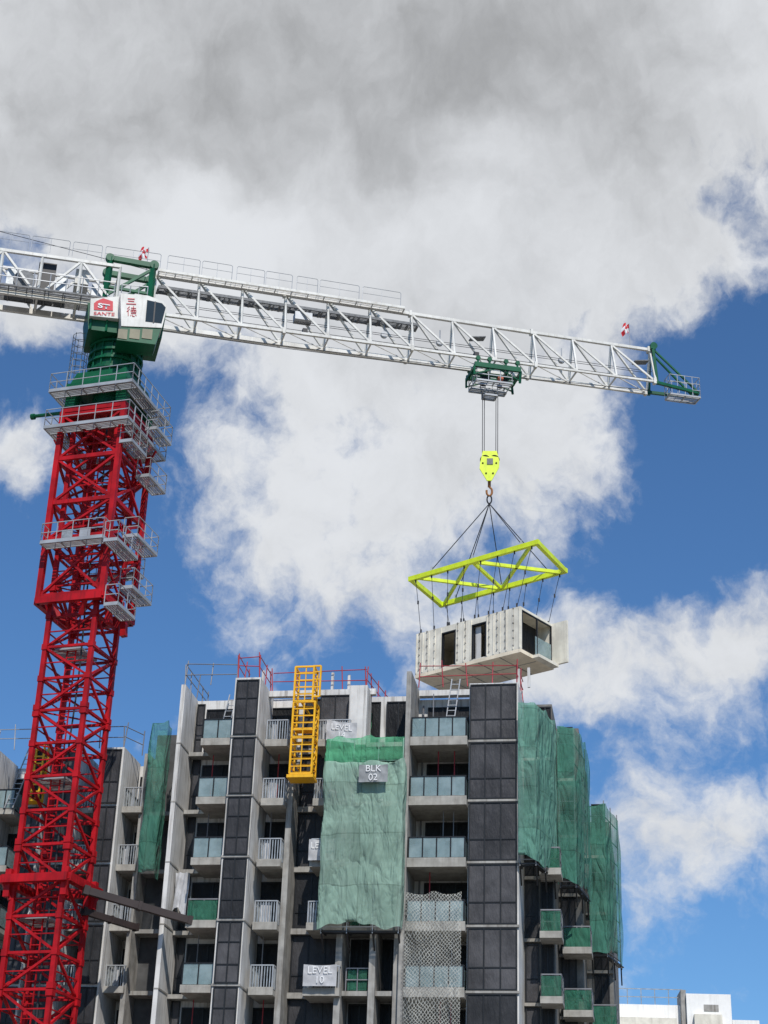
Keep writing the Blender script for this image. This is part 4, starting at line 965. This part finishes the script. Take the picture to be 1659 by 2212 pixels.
def vm(op, a, b=None, s=None):
    n = nd(nt, 'ShaderNodeVectorMath', operation=op)
    for i, x in enumerate((a, b)):
        if x is None: continue
        if isinstance(x, tuple): n.inputs[i].default_value = x
        else: nt.links.new(x, n.inputs[i])
    if s is not None: n.inputs['Scale'].default_value = s
    return n
wn = noise(nt, V, .2, 7, .56)
V2 = vm('ADD', V, vm('SCALE', vm('SUBTRACT', wn.outputs['Color'], (.5, .5, .5)).outputs[0], None, 4.5).outputs[0]).outputs[0]
def ae(px, py):
    d = ray(px, py).normalized(); return math.degrees(math.atan2(d.x, d.y)), math.degrees(math.asin(d.z))
def blob(lst):
    acc = None
    for px, py, rx, ry, amp in lst:
        a, e = ae(px, py)
        s = vm('MULTIPLY', vm('SUBTRACT', V2, (a, e, 0)).outputs[0], (1 / (rx * .0175), 1 / (ry * .0158), 0)).outputs[0]
        l = vm('LENGTH', s).outputs['Value']
        x = ramp01(nt, l, 0., 1., amp, 0.)
        acc = x if acc is None else mth(nt, 'ADD', acc, x)
    return acc
cov = blob([(400, -50, 1500, 850, 1.8), (1200, 0, 1400, 800, 1.4), (450, 540, 700, 380, .7), (1000, 560, 760, 420, .75), (850, 860, 700, 420, .6),
            (720, 1160, 520, 380, .70), (1150, 1000, 400, 320, .6), (1060, 1400, 380, 220, .5), (1430, 540, 420, 230, .5), (40, 720, 330, 130, .6),
            (20, 980, 200, 190, .7), (1420, 1430, 460, 190, .66), (1640, 1330, 240, 170, .45), (1490, 1770, 340, 210, .74), (1330, 1960, 170, 90, .3),
            (1640, 900, 350, 360, -.9), (150, 1350, 330, 330, -.7), (1570, 430, 150, 90, -.35), (1490, 1140, 300, 150, -.5), (100, 850, 160, 90, -.3), (1500, 1250, 200, 90, -.2), (340, 900, 110, 160, -.25), (1000, 1170, 200, 90, -.2)])
fb = noise(nt, V2, .40, 9, .60)
fb3 = noise(nt, V, 1.3, 6, .6)
cs = mth(nt, 'ADD', cov, mth(nt, 'MULTIPLY', mth(nt, 'SUBTRACT', fb.outputs[0], .5), 1.5))
cs = mth(nt, 'ADD', cs, mth(nt, 'MULTIPLY', mth(nt, 'SUBTRACT', fb3.outputs[0], .5), .35))
mask = ramp01(nt, cs, .04, .72)
drk = blob([(700, 40, 1100, 460, .62), (1250, 120, 900, 380, .45), (150, 280, 650, 380, .48), (1350, 380, 450, 280, .38), (1060, 700, 700, 260, .22), (1060, 300, 260, 110, -.3), (450, 520, 320, 190, -.45), (560, 1000, 300, 300, -.15), (700, 320, 600, 260, .3), (1500, 1810, 260, 120, .25), (900, 1050, 300, 160, .15), (1000, 800, 300, 120, .15)])
fb2 = noise(nt, V2, .2, 6, .5)
sh = mth(nt, 'ADD', drk, mth(nt, 'MULTIPLY', mth(nt, 'SUBTRACT', fb2.outputs[0], .5), .7))
# sun-side shading of the cloud relief: the same density field sampled a little higher
Vo = vm('ADD', V2, (.25, .75, 0)).outputs[0]
fbo = noise(nt, Vo, .40, 5, .55)
rel = mth(nt, 'SUBTRACT', fbo.outputs[0], fb.outputs[0])
sh = mth(nt, 'ADD', sh, mth(nt, 'MULTIPLY', rel, .85))
shf = ramp01(nt, sh, -.3, 1.25)
ccol = mixc(nt, shf, (.78, .80, .83), (.33, .335, .34))
ccs = vm('SCALE', ccol, None, 1 / STR).outputs[0]
skc = mixc(nt, 1., sky.outputs[0], (.60, .93, 1.24), 'MULTIPLY')
fin = mixc(nt, mth(nt, 'MULTIPLY', mask, .97), skc, ccs)
nt.links.new(fin, bg.inputs[0])
# ================================================================== CAMERA
cd = bpy.data.cameras.new('cam'); cd.sensor_fit = 'VERTICAL'; cd.sensor_height = 24; cd.lens = F / 2212 * 24; cd.clip_end = 6000; cd.clip_start = .5
co = bpy.data.objects.new('cam', cd); C.objects.link(co)
mw = Matrix((( CR.x, CU.x, -CF.x, CAM.x), (CR.y, CU.y, -CF.y, CAM.y), (CR.z, CU.z, -CF.z, CAM.z), (0, 0, 0, 1)))
co.matrix_world = mw; bpy.context.scene.camera = co
vs = bpy.context.scene.view_settings; vs.view_transform = 'Standard'; vs.look = 'None'; vs.exposure = 0
